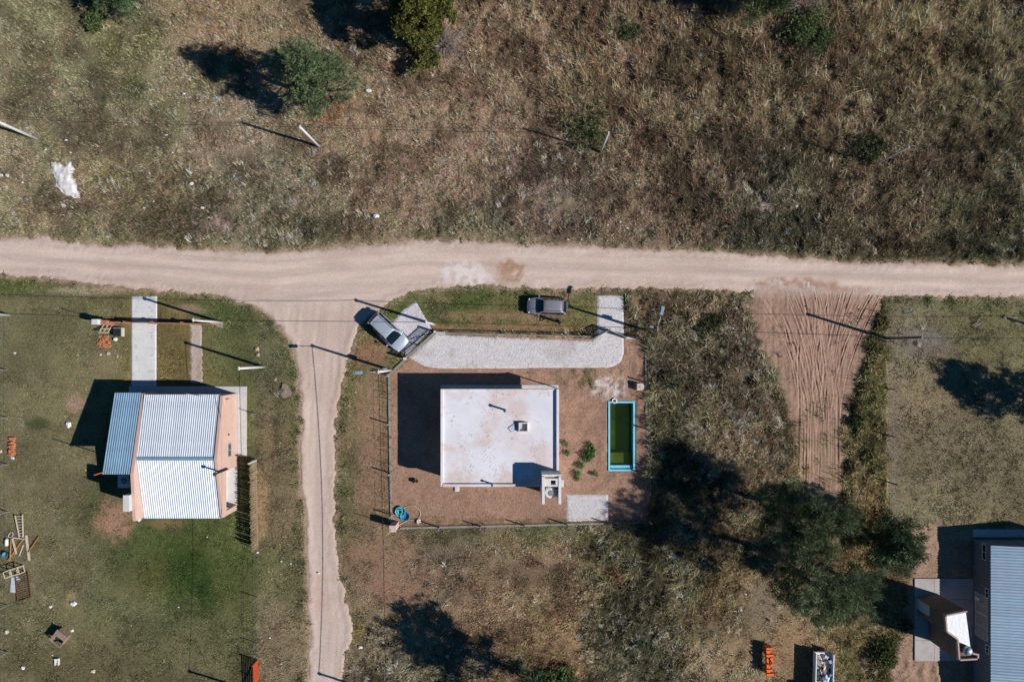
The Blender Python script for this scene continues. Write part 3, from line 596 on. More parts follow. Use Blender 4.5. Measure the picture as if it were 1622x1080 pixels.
lob += [(2.3, 1.6, 3.5, .8), (2.6, 2.2, 3.2, .7), (1.9, 2.4, 3.8, .9), (3.1, 1.2, 2.6, .55), (2.7, 3.0, 3.0, .8), (0, 0, 1.5, 1.6), (0, .2, 3.2, 1.5), (0, .2, 5, 1.2), (0, 0, 6.6, .8), (0, 0, 7.8, .45)]
lobed('dense olive green conifer with a tufted crown at the top edge', 668, 66, lob, (68, 70, 32), 5, 'conifer_tree', 'tree', per=130, trunk=7.5, ln=.2, wd=.06, nb=12)
def dead_bush(label, bx, by, r, h, seed, n=70):
    rg = random.Random(seed); t = thing('bare_bush', label, 'bush', V(bx, by)); m = MB()
    for i in range(n):
        a = rg.uniform(0, 6.28); L = r * rg.uniform(.5, 1.1); p = Vector((rg.uniform(-.2, .2), rg.uniform(-.2, .2), -.05)); d = Vector((math.cos(a) * .8, math.sin(a) * .8, rg.uniform(.3, 1.2))).normalized(); pts = [p]
        for k in range(4): d = (d + Vector((rg.uniform(-.3, .3), rg.uniform(-.3, .3), -.12))).normalized(); pts.append(pts[-1] + d * L / 3)
        m.tube(pts, [.03, .022, .016, .012, .008], 4, False)
        for k in (2, 3): 
            e = (d + Vector((rg.uniform(-.9, .9), rg.uniform(-.9, .9), rg.uniform(-.2, .5)))).normalized(); m.tube([pts[k], pts[k] + e * L * .3, pts[k] + e * L * .5 + Vector((0, 0, -.05))], [.012, .009, .006], 4, False)
    m.build('twigs', DEADWOOD, t); return t
dead_bush('leafless grey bush beside the dense olive conifer', 702, 72, 2.0, 1.6, 9, 110)
dead_bush('leafless grey bush at the top edge near the dark tree', 1268, 10, 1.7, 1.5, 19, 80)
pine('dark tree cut by the top edge, right of the middle', 1190, 4, 8.6, 4.2, .8, (50, 60, 36), 21, nlimb=44, sub=6, dens=1.2)
pine('dark green pine cut by the top edge near the left corner', 226, 4, 8.0, 3.0, 1.0, (62, 78, 52), 22, nlimb=36, sub=6)
pine('dark pine at the top left corner casting a shadow across the grass', 128, -44, 9.4, 3.8, .8, (58, 74, 48), 33, nlimb=36, sub=6)
pine('tall pine with a full crown left of the tyre-marked track end', 1228, 800, 8.4, 4.5, 2.0, PG, 41, (.02, 0), nlimb=32, shape='round', dens=1.0, puff=.36, ln=.46, wd=.026)
pine('leaning pine with a long visible trunk and open crown below the track', 1222, 872, 10.2, 4.6, 4.0, (72, 80, 56), 42, (.10, -.06), nlimb=28, shape='round', dens=.95, puff=.36, ln=.46, wd=.026)
pine('wide pine crown between the leaning pine and the terrace', 1316, 903, 5.6, 3.3, 1.4, (70, 78, 55), 47, (.06, -.04), nlimb=22, shape='round', dens=.9, puff=.36, ln=.46, wd=.026)
pine('compact dark pine standing close to the concrete terrace', 1368, 838, 7.4, 3.3, 1.4, (60, 70, 48), 43, nlimb=40, dens=1.2, ln=.42)
pine('pine at the bottom edge with its shadow across the dry grass', 846, 1070, 8.6, 4.6, 2.8, (58, 72, 46), 44, (-.02, 0), nlimb=38, shape='round', dens=1.15)
pine('pine standing outside the right edge that shades the mown pasture', 1706, 656, 8.8, 3.7, 2.4, PG, 45, nlimb=36, shape='round', dens=1.15)
def shrub(label, bx, by, r, h, col, seed, n=9, group=None, **k):
    rg = random.Random(seed); L = []
    for i in range(n):
        a = rg.uniform(0, 6.28); q = r * math.sqrt(rg.random()) * .8; L.append((q * math.cos(a), q * math.sin(a), h * rg.uniform(.35, .75), r * rg.uniform(.3, .5)))
    return lobed(label, bx, by, L, col, seed, 'shrub', 'shrub', group, per=k.get('per', 150), ln=k.get('ln', .18), wd=k.get('wd', .05), nb=9)
shrub('round green shrub below the bare bush at the top edge', 1278, 60, 2.2, 1.4, (66, 76, 46), 51, 14, per=80)
shrub('low green shrub beside the white pole in the top field', 926, 207, 2.5, .7, (74, 78, 50), 52, 16, per=40)
shrub('small dark green shrub under the top middle field', 998, 50, 1.2, .8, (58, 66, 42), 53, 8)
shrub('dark green bush left of the thin grey pole at the right', 1372, 240, 1.5, .9, (60, 62, 42), 54, 10)
shrub('small green bush below the pine in the top left corner', 152, 36, 1.0, .8, (62, 72, 42), 55, 7)
shrub('green shrub at the bottom edge beside the pine', 884, 1076, 1.8, .8, (70, 84, 46), 57, 12, per=80)
shrub('dark green bush between the pick-up truck and the dirt yard', 1394, 1030, 1.4, .7, (62, 68, 40), 58, 10)
shrub('dark leafy bush above the right fence strip', 1350, 660, 1.0, .7, (58, 64, 36), 59, 7)
shrub('dark leafy bush right of the yard fence corner', 1128, 520, 1.4, .6, (58, 62, 40), 60, 10, per=90)
shrub('dark rough bush halfway along the right yard fence', 1060, 600, 1.2, .6, (56, 60, 40), 61, 9, per=90)
for i, (x, y, r) in enumerate([(929, 721, .75), (896, 703, .25), (899, 716, .26), (935, 708, .5), (943, 751, .22), (913, 756, .24), (921, 736, .35)]):
    shrub(['largest leafy weed clump in the swept dirt left of the pool', 'small weed tuft nearest the flat-roofed house', 'weed tuft just below the one nearest the flat-roofed house', 'weed clump at the upper edge of the largest yard clump', 'small weed clump closest to the lower left pool corner', 'weed tuft by the grill tower, lowest of the yard weeds', 'weed clump at the lower left edge of the largest yard clump'][i], x, y, r, .35, (66, 84, 46), 70 + i, 6, 'weed clumps in the swept yard', per=320, ln=.13, wd=.045)
shrub('green weed tuft in the yard beside the grill tower, farthest from the pool', 914, 788 - 40, .3, .3, (62, 82, 46), 90, 5, per=320, ln=.12)
for i in range(26):
    x, y = [(460, 300), (430, 320), (500, 370), (450, 375), (660, 350), (740, 360), (880, 290), (870, 355), (1000, 930), (1060, 880), (1010, 1010), (1070, 960), (950, 1040), (1120, 600), (1180, 590), (1090, 660), (1140, 560), (1220, 640), (1240, 390), (1370, 392), (1570, 395), (1600, 380), (1330, 400), (560, 1060), (630, 1050), (590, 1010)][i]
    rg = np.random.default_rng(300 + i); n = 90; az = rg.normal(.9, 1.0, n)
    t = thing('grass_tussock', 'pale silvery tussock with arching blades ' + ('in the rough grass above the road' if y < 430 else 'in the weeds right of the yard fence' if y < 720 else 'on the verge beside the side road' if x < 700 else 'in the rough field below the pool yard'), 'tussock', V(x, y), 0, 'silvery tussocks in the rough fields')
    le = rg.uniform(.25, 1.35, n); L = rg.uniform(.35, .8, n); bx = NX + rg.normal(0, 1.2, n); by = NY + rg.normal(0, 1.2, n)
    o = blades('blades', bx, by, np.zeros(n), az, le, L, rg.uniform(.03, .055, n), np.clip(np.tile(lin((196, 182, 154)), (n, 1)) * np.exp(rg.normal(0, .4, n))[:, None], 0, .7), GM, True); o.parent = t
# ------------------------------------------------------------------ poles and cables
WHITE_CONC = mat('white_concrete', (206, 203, 198), .8, var=.1, scale=2)
GREY_WOOD = mat('grey_wood', (128, 118, 108), .9, var=.2, scale=5)
DARK_METAL = mat('dark_metal', (52, 54, 56), .5, .4, var=.1)
STEEL = mat('galvanised_steel', (176, 180, 184), .45, .6, var=.08)
LAMP = mat('lamp_housing', (150, 166, 178), .4, .2)
CABLE = mat('cable_black', (24, 24, 24), .7, var=.05)
CERAMIC = mat('white_ceramic', (224, 222, 216), .3)
PH = 5.85
def pole(name, label, bx, by, m=WHITE_CONC, h=PH, r=.13, arm=None, group=None, thin=False):
    t = thing(name, label, 'pole', V(bx, by), 0, group)
    MB().tube([(0, 0, -.3), (0, 0, h * .5), (0, 0, h)], [r, r * .86, r * .7], 10).build('shaft', m, t, True)
    MB().tube([(0, 0, h), (0, 0, h + .04)], [r * .78, r * .6], 10).build('cap', m, t)
    a = MB(); a.bar((0, -.14, h - .14), (0, .14, h - .14), .06); a.build('bracket', DARK_METAL, t)
    for k in (-1, 1): MB().lathe((0, .12 * k, h - .12), [(.03, 0), (.05, .03), (.035, .07), (.045, .11), (.02, .15)], 8).build('insulator', CERAMIC, t)
    if arm:
        tip = Vector(arm); p = [Vector((0, 0, h - .3)), Vector((tip.x * .45, tip.y * .45, h - .05)), Vector((tip.x, tip.y, h + .05))]
        l = MB().tube(p, [.035, .032, .03], 8).build('lamp_arm', STEEL, t, True)
        d = Vector((tip.x, tip.y, 0)).normalized(); hd = MB(); c = Vector((tip.x, tip.y, h + .0)) + d * .3
        hd.obox(c, .75, .30, .10, math.atan2(d.y, d.x)); hd.obox(c + Vector((0, 0, .10)), .5, .22, .05, math.atan2(d.y, d.x)); hh = hd.build('lamp_head', LAMP, t)
        MB().obox(c + d * .06 + Vector((0, 0, -.03)), .4, .22, .03, math.atan2(d.y, d.x)).build('lens', mat('lamp_lens', (210, 214, 214), .2), hh)
        MB().obox((.0, .16, h * .45), .34, .24, .5).build('control_box', STEEL, t)
    return t
UP = [(-380, 215), (58, 220), (506, 233), (951, 242), (1384, 262), (1840, 275)]
ul = ['thick white pole leaning out of the left edge in the top field', 'plain white concrete pole below the blue green pine', 'slim white pole beside the low green shrub in the top field', 'thin grey pole at the right of the top field']
for (x, y), l, r in zip(UP[1:5], ul, (.15, .14, .10, .075)): pole('utility_pole', l, x, y, WHITE_CONC, r=max(r, .09), group='poles along the top field')
pole('utility_pole', 'white concrete pole at the corner of the orange front fence', 352, 511, r=.14)
pole('utility_pole', 'white pole cut by the left edge above the left lawn', 14, 499, r=.14)
pole('utility_pole', 'white pole beside the silver car and its gravel apron', 688, 514, r=.14)
LOW = [(-320, 492), (14, 499), (352, 511), (688, 514), (1022, 523), (1404, 537), (1712, 538), (2050, 545)]
pole('street_lamp', 'weathered grey pole with a street lamp arm beside the short gravel strip', 1022, 523, GREY_WOOD, r=.14, arm=(.30, 1.25, 0))
pole('street_lamp', 'white pole with a street lamp arm reaching towards the side road', 619, 586, WHITE_CONC, r=.14, arm=(-1.45, -.05, 0))
pole('utility_pole', 'weathered dark pole above the corner of the mown pasture', 1403, 536, GREY_WOOD, r=.15)
pole('utility_pole', 'pole standing outside the right edge by the road', 1712, 540, GREY_WOOD, r=.14)
pole('utility_pole', 'white pole behind the left house, leaning towards it', 418, 581, r=.14)
pole('utility_pole', 'pole standing below the bottom edge beside the side road', 630, 1105, r=.14)
pole('utility_pole', 'pole standing below the bottom edge beside the red gate', 424, 1101, r=.14)
def cable(label, pts, z=PH - .02, sag=.35, r=.016, z2=None):
    P = []
    for (a, b) in zip(pts[:-1], pts[1:]):
        A, B = V(*a), V(*b)
        for k in range(12):
            s = k / 12; q = A.lerp(B, s); q.z = z - sag * 4 * s * (1 - s); P.append(q)
    e = V(*pts[-1]); e.z = z if z2 is None else z2; P.append(e)
    o0 = P[0].copy(); m = MB(o0).tube(P, r, 5); o = m.build('overhead_cable', CABLE); o.location = o0; tag(o, label, 'cable'); return o
cable('thin black cable strung along the poles of the top field', UP)
cable('black twisted cable strung along the poles beside the road', LOW, r=.024)
cable('black cable running from the street lamp along the side road', [(619, 586), (630, 1105)], sag=.5, r=.026)
cable('faint cable running behind the left house down to the bottom edge', [(418, 581), (424, 1101)], sag=.4, r=.016)

# ------------------------------------------------------------------ fences and gates
CURB = mat('curb_concrete', (146, 138, 130), .9, var=.18, scale=3, bump=.3, dirt=(112, 104, 88), damt=.6)
POSTC = mat('post_concrete', (150, 146, 140), .9, var=.15)
WIRE = mat('wire', (120, 120, 116), .5, .5)
STALK = mat('dry_stalk', (98, 84, 64), .95, var=.25)
def line_pts(pts, n):
    out = []
    for a, b in zip(pts[:-1], pts[1:]):
        for k in range(n): out.append(V(*a).lerp(V(*b), k / n))
    out.append(V(*pts[-1])); return out
def kerb(name, pts, w, h, m, t, off):
    b = MB(off); P = line_pts(pts, 6); rg = random.Random(3)
    for p, q in zip(P[:-1], P[1:]):
        d = (q - p).normalized(); p = p - d * .004; q = q + d * .004
        b.bar((p.x, p.y, h / 2 - .05), (q.x, q.y, h / 2 - .05), w, h + .1 + rg.uniform(-.01, .01))
    return b.build(name, m, t)
def wire_fence(label, pts, posts, h, pm, zs, base=None, pr=.05, name='wire_fence', wires=True, mesh=False):
    off = V(*pts[0]); t = thing(name, label, 'fence', off)
    if base: kerb('concrete_base', pts, base[0], base[1], CURB, t, off)
    pm_ = None
    for x, y in posts:
        p = V(x, y) - off
        if pm_ is None: pm_ = MB().bar((0, 0, -.2), (0, 0, h), pr * 2).bar((0, 0, h), (.04, .03, h + .08), pr * 1.6).build('post', pm, t); pm_.location = p
        else: c = pm_.copy(); COL.objects.link(c); c.location = p
    for z in zs: 
        w = MB(off)
        for a, b in zip(pts[:-1], pts[1:]): A = V(*a, z); B = V(*b, z); w.bar(A, B, .009)
        w.build('wire', WIRE, t)
    if mesh:     # woven wire: thin crossing diagonals, one part
        w = MB(off)
        for a, b in zip(pts[:-1], pts[1:]):
            A, B = V(*a), V(*b); L = (B - A).length; n = int(L / .22); d = (B - A) / L
            for i in range(n):
                p = A + d * (i * .22)
                for sg in (-1, 1):
                    q = p + d * (sg * (h - .3) * .8)
                    if 0 <= (q - A).dot(d) <= L: w.bar((p.x, p.y, .2), (q.x, q.y, h - .1), .006)
        o = w.build('woven_wire', WIRE, t); o['kind'] = 'stuff'
    return t, off
t, off = wire_fence('wire fence on a grey concrete base beside the side road', [(616, 594), (620, 831)], [(616, 595), (616.5, 671), (619, 749), (620.5, 815)], 1.35, POSTC, (.5, 1.2), (.18, .12))
rg = random.Random(12)
for i in range(34):
    y = rg.uniform(604, 822); x = 616 + (y - 594) / 60 + rg.uniform(-5, 4); p = V(x, y); h = rg.uniform(.5, 1.25); d = Vector((rg.uniform(-.25, .25), rg.uniform(-.25, .25), h))
    q0 = p.copy(); st = MB(q0); st.tube([p, p + d * .6, p + d * .8 + Vector((rg.uniform(-.3, .3), rg.uniform(-.3, .3), h * .15)), p + d + Vector((rg.uniform(-.5, .5), rg.uniform(-.5, .5), -.1))], [.022, .018, .014, .006], 4)
    o = st.build('dry_stalk', STALK, t); o.location = q0 - off
t, off = wire_fence('wire fence on a grey concrete base along the bottom of the yard', [(634, 836), (1027, 827)], [(696, 834.5), (761, 833), (830, 831.5), (898, 830), (964, 828.5)], 1.3, POSTC, (.5, 1.15), (.19, .12))
t, off = wire_fence('wire fence on a grey concrete base right of the pool', [(1022, 536), (1027.5, 825)], [(1022.5, 540), (1023.5, 606), (1026, 680), (1027, 752), (1027.5, 824)], 1.35, POSTC, (.5, 1.2), (.18, .12))
t, off = wire_fence('short wire fence between the slatted car gate and the lamp pole corner', [(644, 567), (617, 593)], [(617.5, 592.5)], 1.3, POSTC, (.5, 1.2), (.18, .14))
t, off = wire_fence('low pale railing along the front of the yard by the grey car', [(692, 527.5), (941, 533.5)], [(692, 527.5), (730, 528.3), (768, 529.3), (806, 530.3), (844, 531.2), (882, 532.2), (920, 533)], .95, STEEL, (.3, .5, .7), None, .025)
MB(off).bar(V(692, 527.5, .95), V(941, 533.5, .95), .07).build('top_rail', STEEL, t); MB(off).bar(V(691, 527.3, .1), V(705, 527.8, .1), .24, .4).build('end_block', WHITE_CONC, t)
t, off = wire_fence('short timber and wire fence between the gravel strip and the lamp pole', [(990, 535), (1021, 536)], [(1004, 535.5), (1019, 536)], 1.2, GREY_WOOD, (.4, .8, 1.1), None, .05)
MB(off).bar(V(990, 535, .2), V(1004, 535.4, .2), .2, .4).build('end_block', WHITE_CONC, t)
GATE = mat('gate_steel', (150, 152, 152), .5, .4, var=.1)
def gate_leaf(t, a, b, h, nbar, m, off, name='leaf', diag=1, bw=.07):
    A, B = V(*a) - off, V(*b) - off; f = MB()
    for z in (.12, h * .5, h): f.bar(A + Vector((0, 0, z)), B + Vector((0, 0, z)), .07)
    for p in (A, B): f.bar(p + Vector((0, 0, .05)), p + Vector((0, 0, h + .035)), .075)
    f.bar(A + Vector((0, 0, .12 if diag > 0 else h)), B + Vector((0, 0, h if diag > 0 else .12)), .06); fr = f.build(name, m, t)
    d = B - A; me = None
    for i in range(1, nbar):
        p = A + d * (i / nbar)
        if me is None: o = MB().obox((0, 0, .1), bw, .02, h - .1, math.atan2(d.y, d.x)).build('bar', m, fr); me = o
        else: o = me.copy(); COL.objects.link(o)
        o.location = p
    return fr
t = thing('car_gate', 'pale slatted double gate in front of the silver car', 'gate', V(690, 527)); off = V(690, 527)
gate_leaf(t, (690, 527), (667.5, 547), 1.32, 11, GATE, off, bw=.085); gate_leaf(t, (666, 548), (644, 567), 1.32, 11, GATE, off, diag=-1, bw=.085)
for p in ((691, 526), (643.5, 567.5)): MB(off).obox(V(*p, -.1), .16, .16, 1.5, .7).build('gate_post', WHITE_CONC, t)
t = thing('entrance_gate', 'slatted double gate half open across the short gravel strip', 'gate', V(943, 534)); off = V(943, 534)
gate_leaf(t, (943, 534), (965, 522), 1.25, 12, GATE, off); gate_leaf(t, (988, 534), (962, 523), 1.25, 18, GATE, off, diag=-1)
for p in ((942, 534.5), (989, 534.5)): MB(off).obox(V(*p, -.1), .14, .14, 1.4).build('gate_post', GATE, t)
# left house plot
t, off = wire_fence('thin wire fence behind the left house along the verge', [(404, 560), (407, 728)], [(404, 577), (405.5, 655), (406.5, 727)], 1.3, STEEL, (.4, .8, 1.2), None, .03)
t, off = wire_fence('thin wire fence below the cane screen down to the red gate', [(409, 868), (408, 1042)], [(409, 868), (409, 945), (409, 1018)], 1.3, STEEL, (.4, .8, 1.2), None, .03)
t, off = wire_fence('thin wire fence along the left edge of the lawn', [(12, 500), (13, 1160)], [(12, 586), (12.5, 661), (13, 735), (13, 810), (13, 958), (13, 1032)], 1.3, STEEL, (.3, .6, .9, 1.2), None, .035)
CANE = mat('cane', (160, 140, 108), .9, var=.2, scale=3)
t = thing('cane_screen', 'tan cane screen standing behind the left house', 'screen', V(406, 728)); off = V(406, 728)
rg = random.Random(8); canes = [MB().tube([(0, 0, -.05), (.01, 0, .9), (0, .01, 1.62)], [.036, .034, .028], 5).build('cane', CANE, t) for _ in range(1)]
for i in range(240):
    if i and rg.random() < .05: continue
    o = canes[0] if i == 0 else canes[0].copy()
    if i: COL.objects.link(o)
    y = 728 + i * 138 / 240; o.location = V(406 + (y - 728) / 50 + rg.uniform(-.3, .3), y) - off; o.rotation_euler = (rg.gauss(0, .035), rg.gauss(0, .025), rg.uniform(0, 6)); o.scale = (1, 1, rg.uniform(.9, 1.06))
for z in (.35, 1.35): MB(off).bar(V(406.6, 728, z), V(409.4, 866, z), .035).build('rail', GREY_WOOD, t)
MB(off).bar(V(406, 729, -.1), V(406, 729, 1.95), .1).build('post', WHITE_CONC, t)
RED = mat('red_paint', (186, 74, 38), .6, var=.15, scale=2)
t = thing('red_gate', 'orange red boarded gate standing at the bottom edge of the lawn', 'gate', V(409, 1044)); off = V(409, 1044); b0 = None
for i in range(9):
    z = .15 + i * .135
    o = MB().bar((0, 0, 0), (.12, -5.2, 0), .03, .085).build('board', RED, t) if b0 is None else b0.copy()
    if b0 is not None: COL.objects.link(o)
    b0 = b0 or o; o.location = (0, 0, z)
for k in (0, .32, .64, 1): p = V(409, 1044).lerp(V(411, 1130), k); MB(off).bar((p.x - .05, p.y, -.1), (p.x - .05, p.y, 1.36), .09).build('upright', RED, t)
MB().bar((-.05, -.1, .2), (.05, -2.6, 1.2), .07).build('brace', RED, t)
# orange front fence of the left house
BRICKM = mat('orange_brick', (164, 112, 88), .9, var=.18, scale=6, bump=.3)
t = thing('front_fence', 'low orange brick fence and railing gate in front of the left house', 'fence', V(170, 511)); off = V(170, 511)
def brick_run(nm, a, b, z, w=.13):
    A, B = V(*a), V(*b); d = (B - A); n = max(1, int(d.length / .26)); m = MB(off); rg = random.Random(4)
    for r_ in range(int(z / .1)):
        for i in range(n):
            s0 = (i + (.5 if r_ % 2 else 0)) / n; s1 = min(1, s0 + .96 / n); 
            if s0 >= 1: continue
            p = A + d * s0; q = A + d * s1; m.bar((p.x, p.y, .05 + r_ * .1), (q.x, q.y, .05 + r_ * .1), w + rg.uniform(-.012, .012), .092)
    o = m.build(nm, BRICKM, t); o['kind'] = 'stuff'; return o
brick_run('brickwork', (178, 511), (206, 511), .9); brick_run('brickwork', (250, 511.5), (343, 513.5), .62)
MB(off).bar(V(250, 511.5, .55), V(343, 513.5, .55), .05, 1.05).build('infill', BRICKM, t)
for p in ((207, 511), (249.5, 511.5), (296, 512.4), (343, 513.6)): MB(off).obox(V(*p, -.1), .22, .22, 1.25).build('pillar', BRICKM, t)
gate_leaf(t, (209, 510.6), (247, 511.2), 1.1, 16, mat('rust_steel', (120, 78, 56), .8, var=.25), off, 'gate_leaf')
MB(off).bar(V(345, 513.6, .15), V(353, 515, .15), .5, .3).build('end_block', CURB, t)
PINK = mat('pink_render', (206, 178, 164), .9, var=.08, bump=.2)
t = thing('meter_pillar', 'brick and white meter pillar with a thin mast beside the front fence', 'pillar', V(170, 511)); off = V(170, 511)
MB().obox((-.15, 0, -.1), .55, .5, 1.85).build('pillar', WHITE_CONC, t); MB().obox((.42, -.05, -.1), .5, .42, 1.4).build('brick_side', BRICKM, t)
MB().tube([(-.3, .1, 1.2), (-.3, .1, 3.1), (-.26, .1, 3.2)], .035, 7).build('mast', STEEL, t); MB().obox((-.15, -.262, 1.0), .3, .03, .4).build('meter_box', DARK_METAL, t)
t = thing('meter_pillar', 'pink rendered meter pillar with a thin mast at the yard fence corner', 'pillar', V(627, 830)); off = V(627, 830)
MB().obox((0, 0, -.1), .55, .55, 1.75).build('pillar', PINK, t); MB().obox((0, 0, 1.65), .62, .62, .06).build('cap', PINK, t)
MB().tube([(-.12, -.1, 1.2), (-.12, -.1, 2.9), (-.2, -.12, 3.0)], .035, 7).build('mast', mat('mast_cream', (206, 196, 176), .6), t); MB().obox((0, .285, 1.0), .3, .03, .45).build('meter_box', DARK_METAL, t)
# pasture fence
t, off = wire_fence('sagging wire fence with dark posts along the mown pasture', [(1402, 540), (1408, 848)], [(1402, 541), (1403.5, 615), (1405, 689), (1407, 763), (1408, 838)], 1.4, mat('dark_post', (58, 50, 44), .9), (.4, .8, 1.2), None, .045)
# ------------------------------------------------------------------ the flat-roofed house in the middle
WALLW = mat('white_render', (222, 216, 210), .9, var=.06, bump=.15)
def roof_white():
    m = mat('white_roof', (225, 223, 226), .85, var=.08, scale=.5, bump=.06, bscale=8, dirt=(214, 197, 191), dscale=.24, damt=1.0)
    for q in m.node_tree.nodes:
        if q.type == 'VALTORGB' and q.color_ramp.elements[0].position == .5: q.color_ramp.elements[0].position = .44; q.color_ramp.elements[1].position = .56
    nt = m.node_tree; N = nt.nodes; L = nt.links; b = N['Principled BSDF']; src = b.inputs['Base Color'].links[0].from_socket
    tc = N.new('ShaderNodeTexCoord')
    def over(src, fac, col):
        mx = N.new('ShaderNodeMix'); mx.data_type = 'RGBA'; L.new(fac, mx.inputs[0]); L.new(src, mx.inputs[6]); mx.inputs[7].default_value = (*lin(col), 1); return mx.outputs[2]
    # peeled specks in scattered areas
    n = N.new('ShaderNodeTexNoise'); n.inputs['Scale'].default_value = 5.5; n.inputs['Detail'].default_value = 8; n.inputs['Roughness'].default_value = .7
    n2 = N.new('ShaderNodeTexNoise'); n2.inputs['Scale'].default_value = .55; n2.inputs['Detail'].default_value = 2
    for q in (n, n2): L.new(tc.outputs['Object'], q.inputs['Vector'])
    r = N.new('ShaderNodeMapRange'); r.inputs[1].default_value = .565; r.inputs[2].default_value = .62; L.new(n.outputs[0], r.inputs[0])
    r2 = N.new('ShaderNodeMapRange'); r2.inputs[1].default_value = .48; r2.inputs[2].default_value = .58; L.new(n2.outputs[0], r2.inputs[0])
    mu = N.new('ShaderNodeMath'); mu.operation = 'MULTIPLY'; L.new(r.outputs[0], mu.inputs[0]); L.new(r2.outputs[0], mu.inputs[1]); src = over(src, mu.outputs[0], (158, 130, 120))
    # hairline cracks
    v = N.new('ShaderNodeTexVoronoi'); v.feature = 'DISTANCE_TO_EDGE'; v.inputs['Scale'].default_value = .42
    wn_ = N.new('ShaderNodeTexNoise'); wn_.inputs['Scale'].default_value = 1.2; ad = N.new('ShaderNodeMixRGB'); ad.blend_type = 'LINEAR_LIGHT'; ad.inputs[0].default_value = .25
    L.new(tc.outputs['Object'], wn_.inputs['Vector']); L.new(tc.outputs['Object'], ad.inputs[1]); L.new(wn_.outputs['Color'], ad.inputs[2]); L.new(ad.outputs[0], v.inputs['Vector'])
    r3 = N.new('ShaderNodeMapRange'); r3.inputs[1].default_value = .006; r3.inputs[2].default_value = .002; L.new(v.outputs['Distance'], r3.inputs[0])
    m3 = N.new('ShaderNodeMath'); m3.operation = 'MULTIPLY'; L.new(r3.outputs[0], m3.inputs[0]); L.new(n2.outputs[0], m3.inputs[1]); src = over(src, m3.outputs[0], (184, 178, 180))
    L.new(src, b.inputs['Base Color']); return m
ROOFW = roof_white()
GLASS = mat('window_glass', (38, 50, 58), .06, 0, spec=.6)
ALU = mat('aluminium', (196, 200, 202), .4, .5)
DOORW = mat('door_wood', (104, 70, 48), .6)
TILE = mat('pale_tile', (196, 194, 190), .6, var=.08)
t = thing('house', 'white flat-roofed house with a long shadow in the swept yard', 'house', V(793, 686)); off = V(793, 686)
m = MB(off); w = .2
def wallseg(b, a, c, z0, z1, th=.2): b.bar((*V(*a).xy, (z0 + z1) / 2), (*V(*c).xy, (z0 + z1) / 2), th, z1 - z0)
P = [(706.5, 615), (828, 615), (828, 640), (880, 640), (880, 756), (706.5, 756)]
m.prism([V(*p).xy for p in P], -.1, 2.68); m.build('wall', WALLW, t)
R0 = (704.5, 882, 613, 759)
MB(off).pbox(*R0, 2.684, 3.33).build('roof', ROOFW, t)
a = MB(off); a.pbox(704.5, 708, 613, 759, 3.33, 3.50); a.build('parapet', ROOFW, t)
a = MB(off); a.pbox(878.2, 882, 613, 737, 3.33, 3.58); a.build('parapet', ROOFW, t)
a = MB(off); a.pbox(708, 855, 755.2, 759, 3.33, 3.54); a.build('parapet', ROOFW, t)
a = MB(off); a.pbox(708, 878.2, 613, 615, 3.33, 3.40); a.build('parapet', ROOFW, t)
MB(off).pbox(880.4, 881.8, 613.4, 614.8, 0, 2.68).build('post', WALLW, t)
MB(off).pbox(698, 884.5, 609.5, 640, -.1, .09).build('porch_floor', TILE, t)
def window(t, off, c, wx, wz, z, axis, out, nm='window', gl=GLASS, fr=ALU):
    """c = plan pixel on the wall face; axis = direction of the wall 'x' or 'y'; out = +1/-1 outward side"""
    p = V(*c) - off; f = MB(); d = .05 * out
    def b(u0, u1, z0, z1, d0, d1): 
        lo, hi = min(d0, d1), max(d0, d1)
        if axis == 'x': f.box(p.x + u0, p.x + u1, p.y + lo, p.y + hi, z0, z1)
        else: f.box(p.x + lo, p.x + hi, p.y + u0, p.y + u1, z0, z1)
    b(-wx / 2, wx / 2, z, z + .07, 0, d); b(-wx / 2, wx / 2, z + wz - .07, z + wz, 0, d); b(-wx / 2, -wx / 2 + .07, z + .07, z + wz - .07, 0, d); b(wx / 2 - .07, wx / 2, z + .07, z + wz - .07, 0, d); b(-.03, .03, z + .07, z + wz - .07, 0, d)
    o = f.build(nm, fr, t); f = MB(); b(-wx / 2 + .05, wx / 2 - .05, z + .05, z + wz - .05, .004 * out, .02 * out); f.build('pane', gl, o); return o
window(t, off, (742, 615), 1.5, 1.2, 1.0, 'x', 1); window(t, off, (790, 615), 1.2, 1.2, 1.0, 'x', 1); window(t, off, (720, 756), 1.0, .6, 1.6, 'x', -1); window(t, off, (880, 700), 1.6, 1.2, .9, 'y', 1)
p = V(852, 640) - off; MB().box(p.x - .45, p.x + .45, p.y - .01, p.y + .05, .09, 2.15).build('door', DOORW, t)
VENT = mat('vent_pipe', (96, 104, 110), .5, .4)
def vent(px, py, h, r=.09):
    x, y = g(px, py, 3.33); q = Vector((x, y, 3.33)) - off; b = MB(); b.tube([q, q + Vector((0, 0, h))], r, 10); b.lathe(q + Vector((0, 0, h - .08)), [(r * 1.5, 0), (r * 1.6, .1), (r * .6, .16)], 10); b.build('vent_pipe', VENT, t, True)
vent(800, 649, 1.05); vent(780, 766, .75, .07)
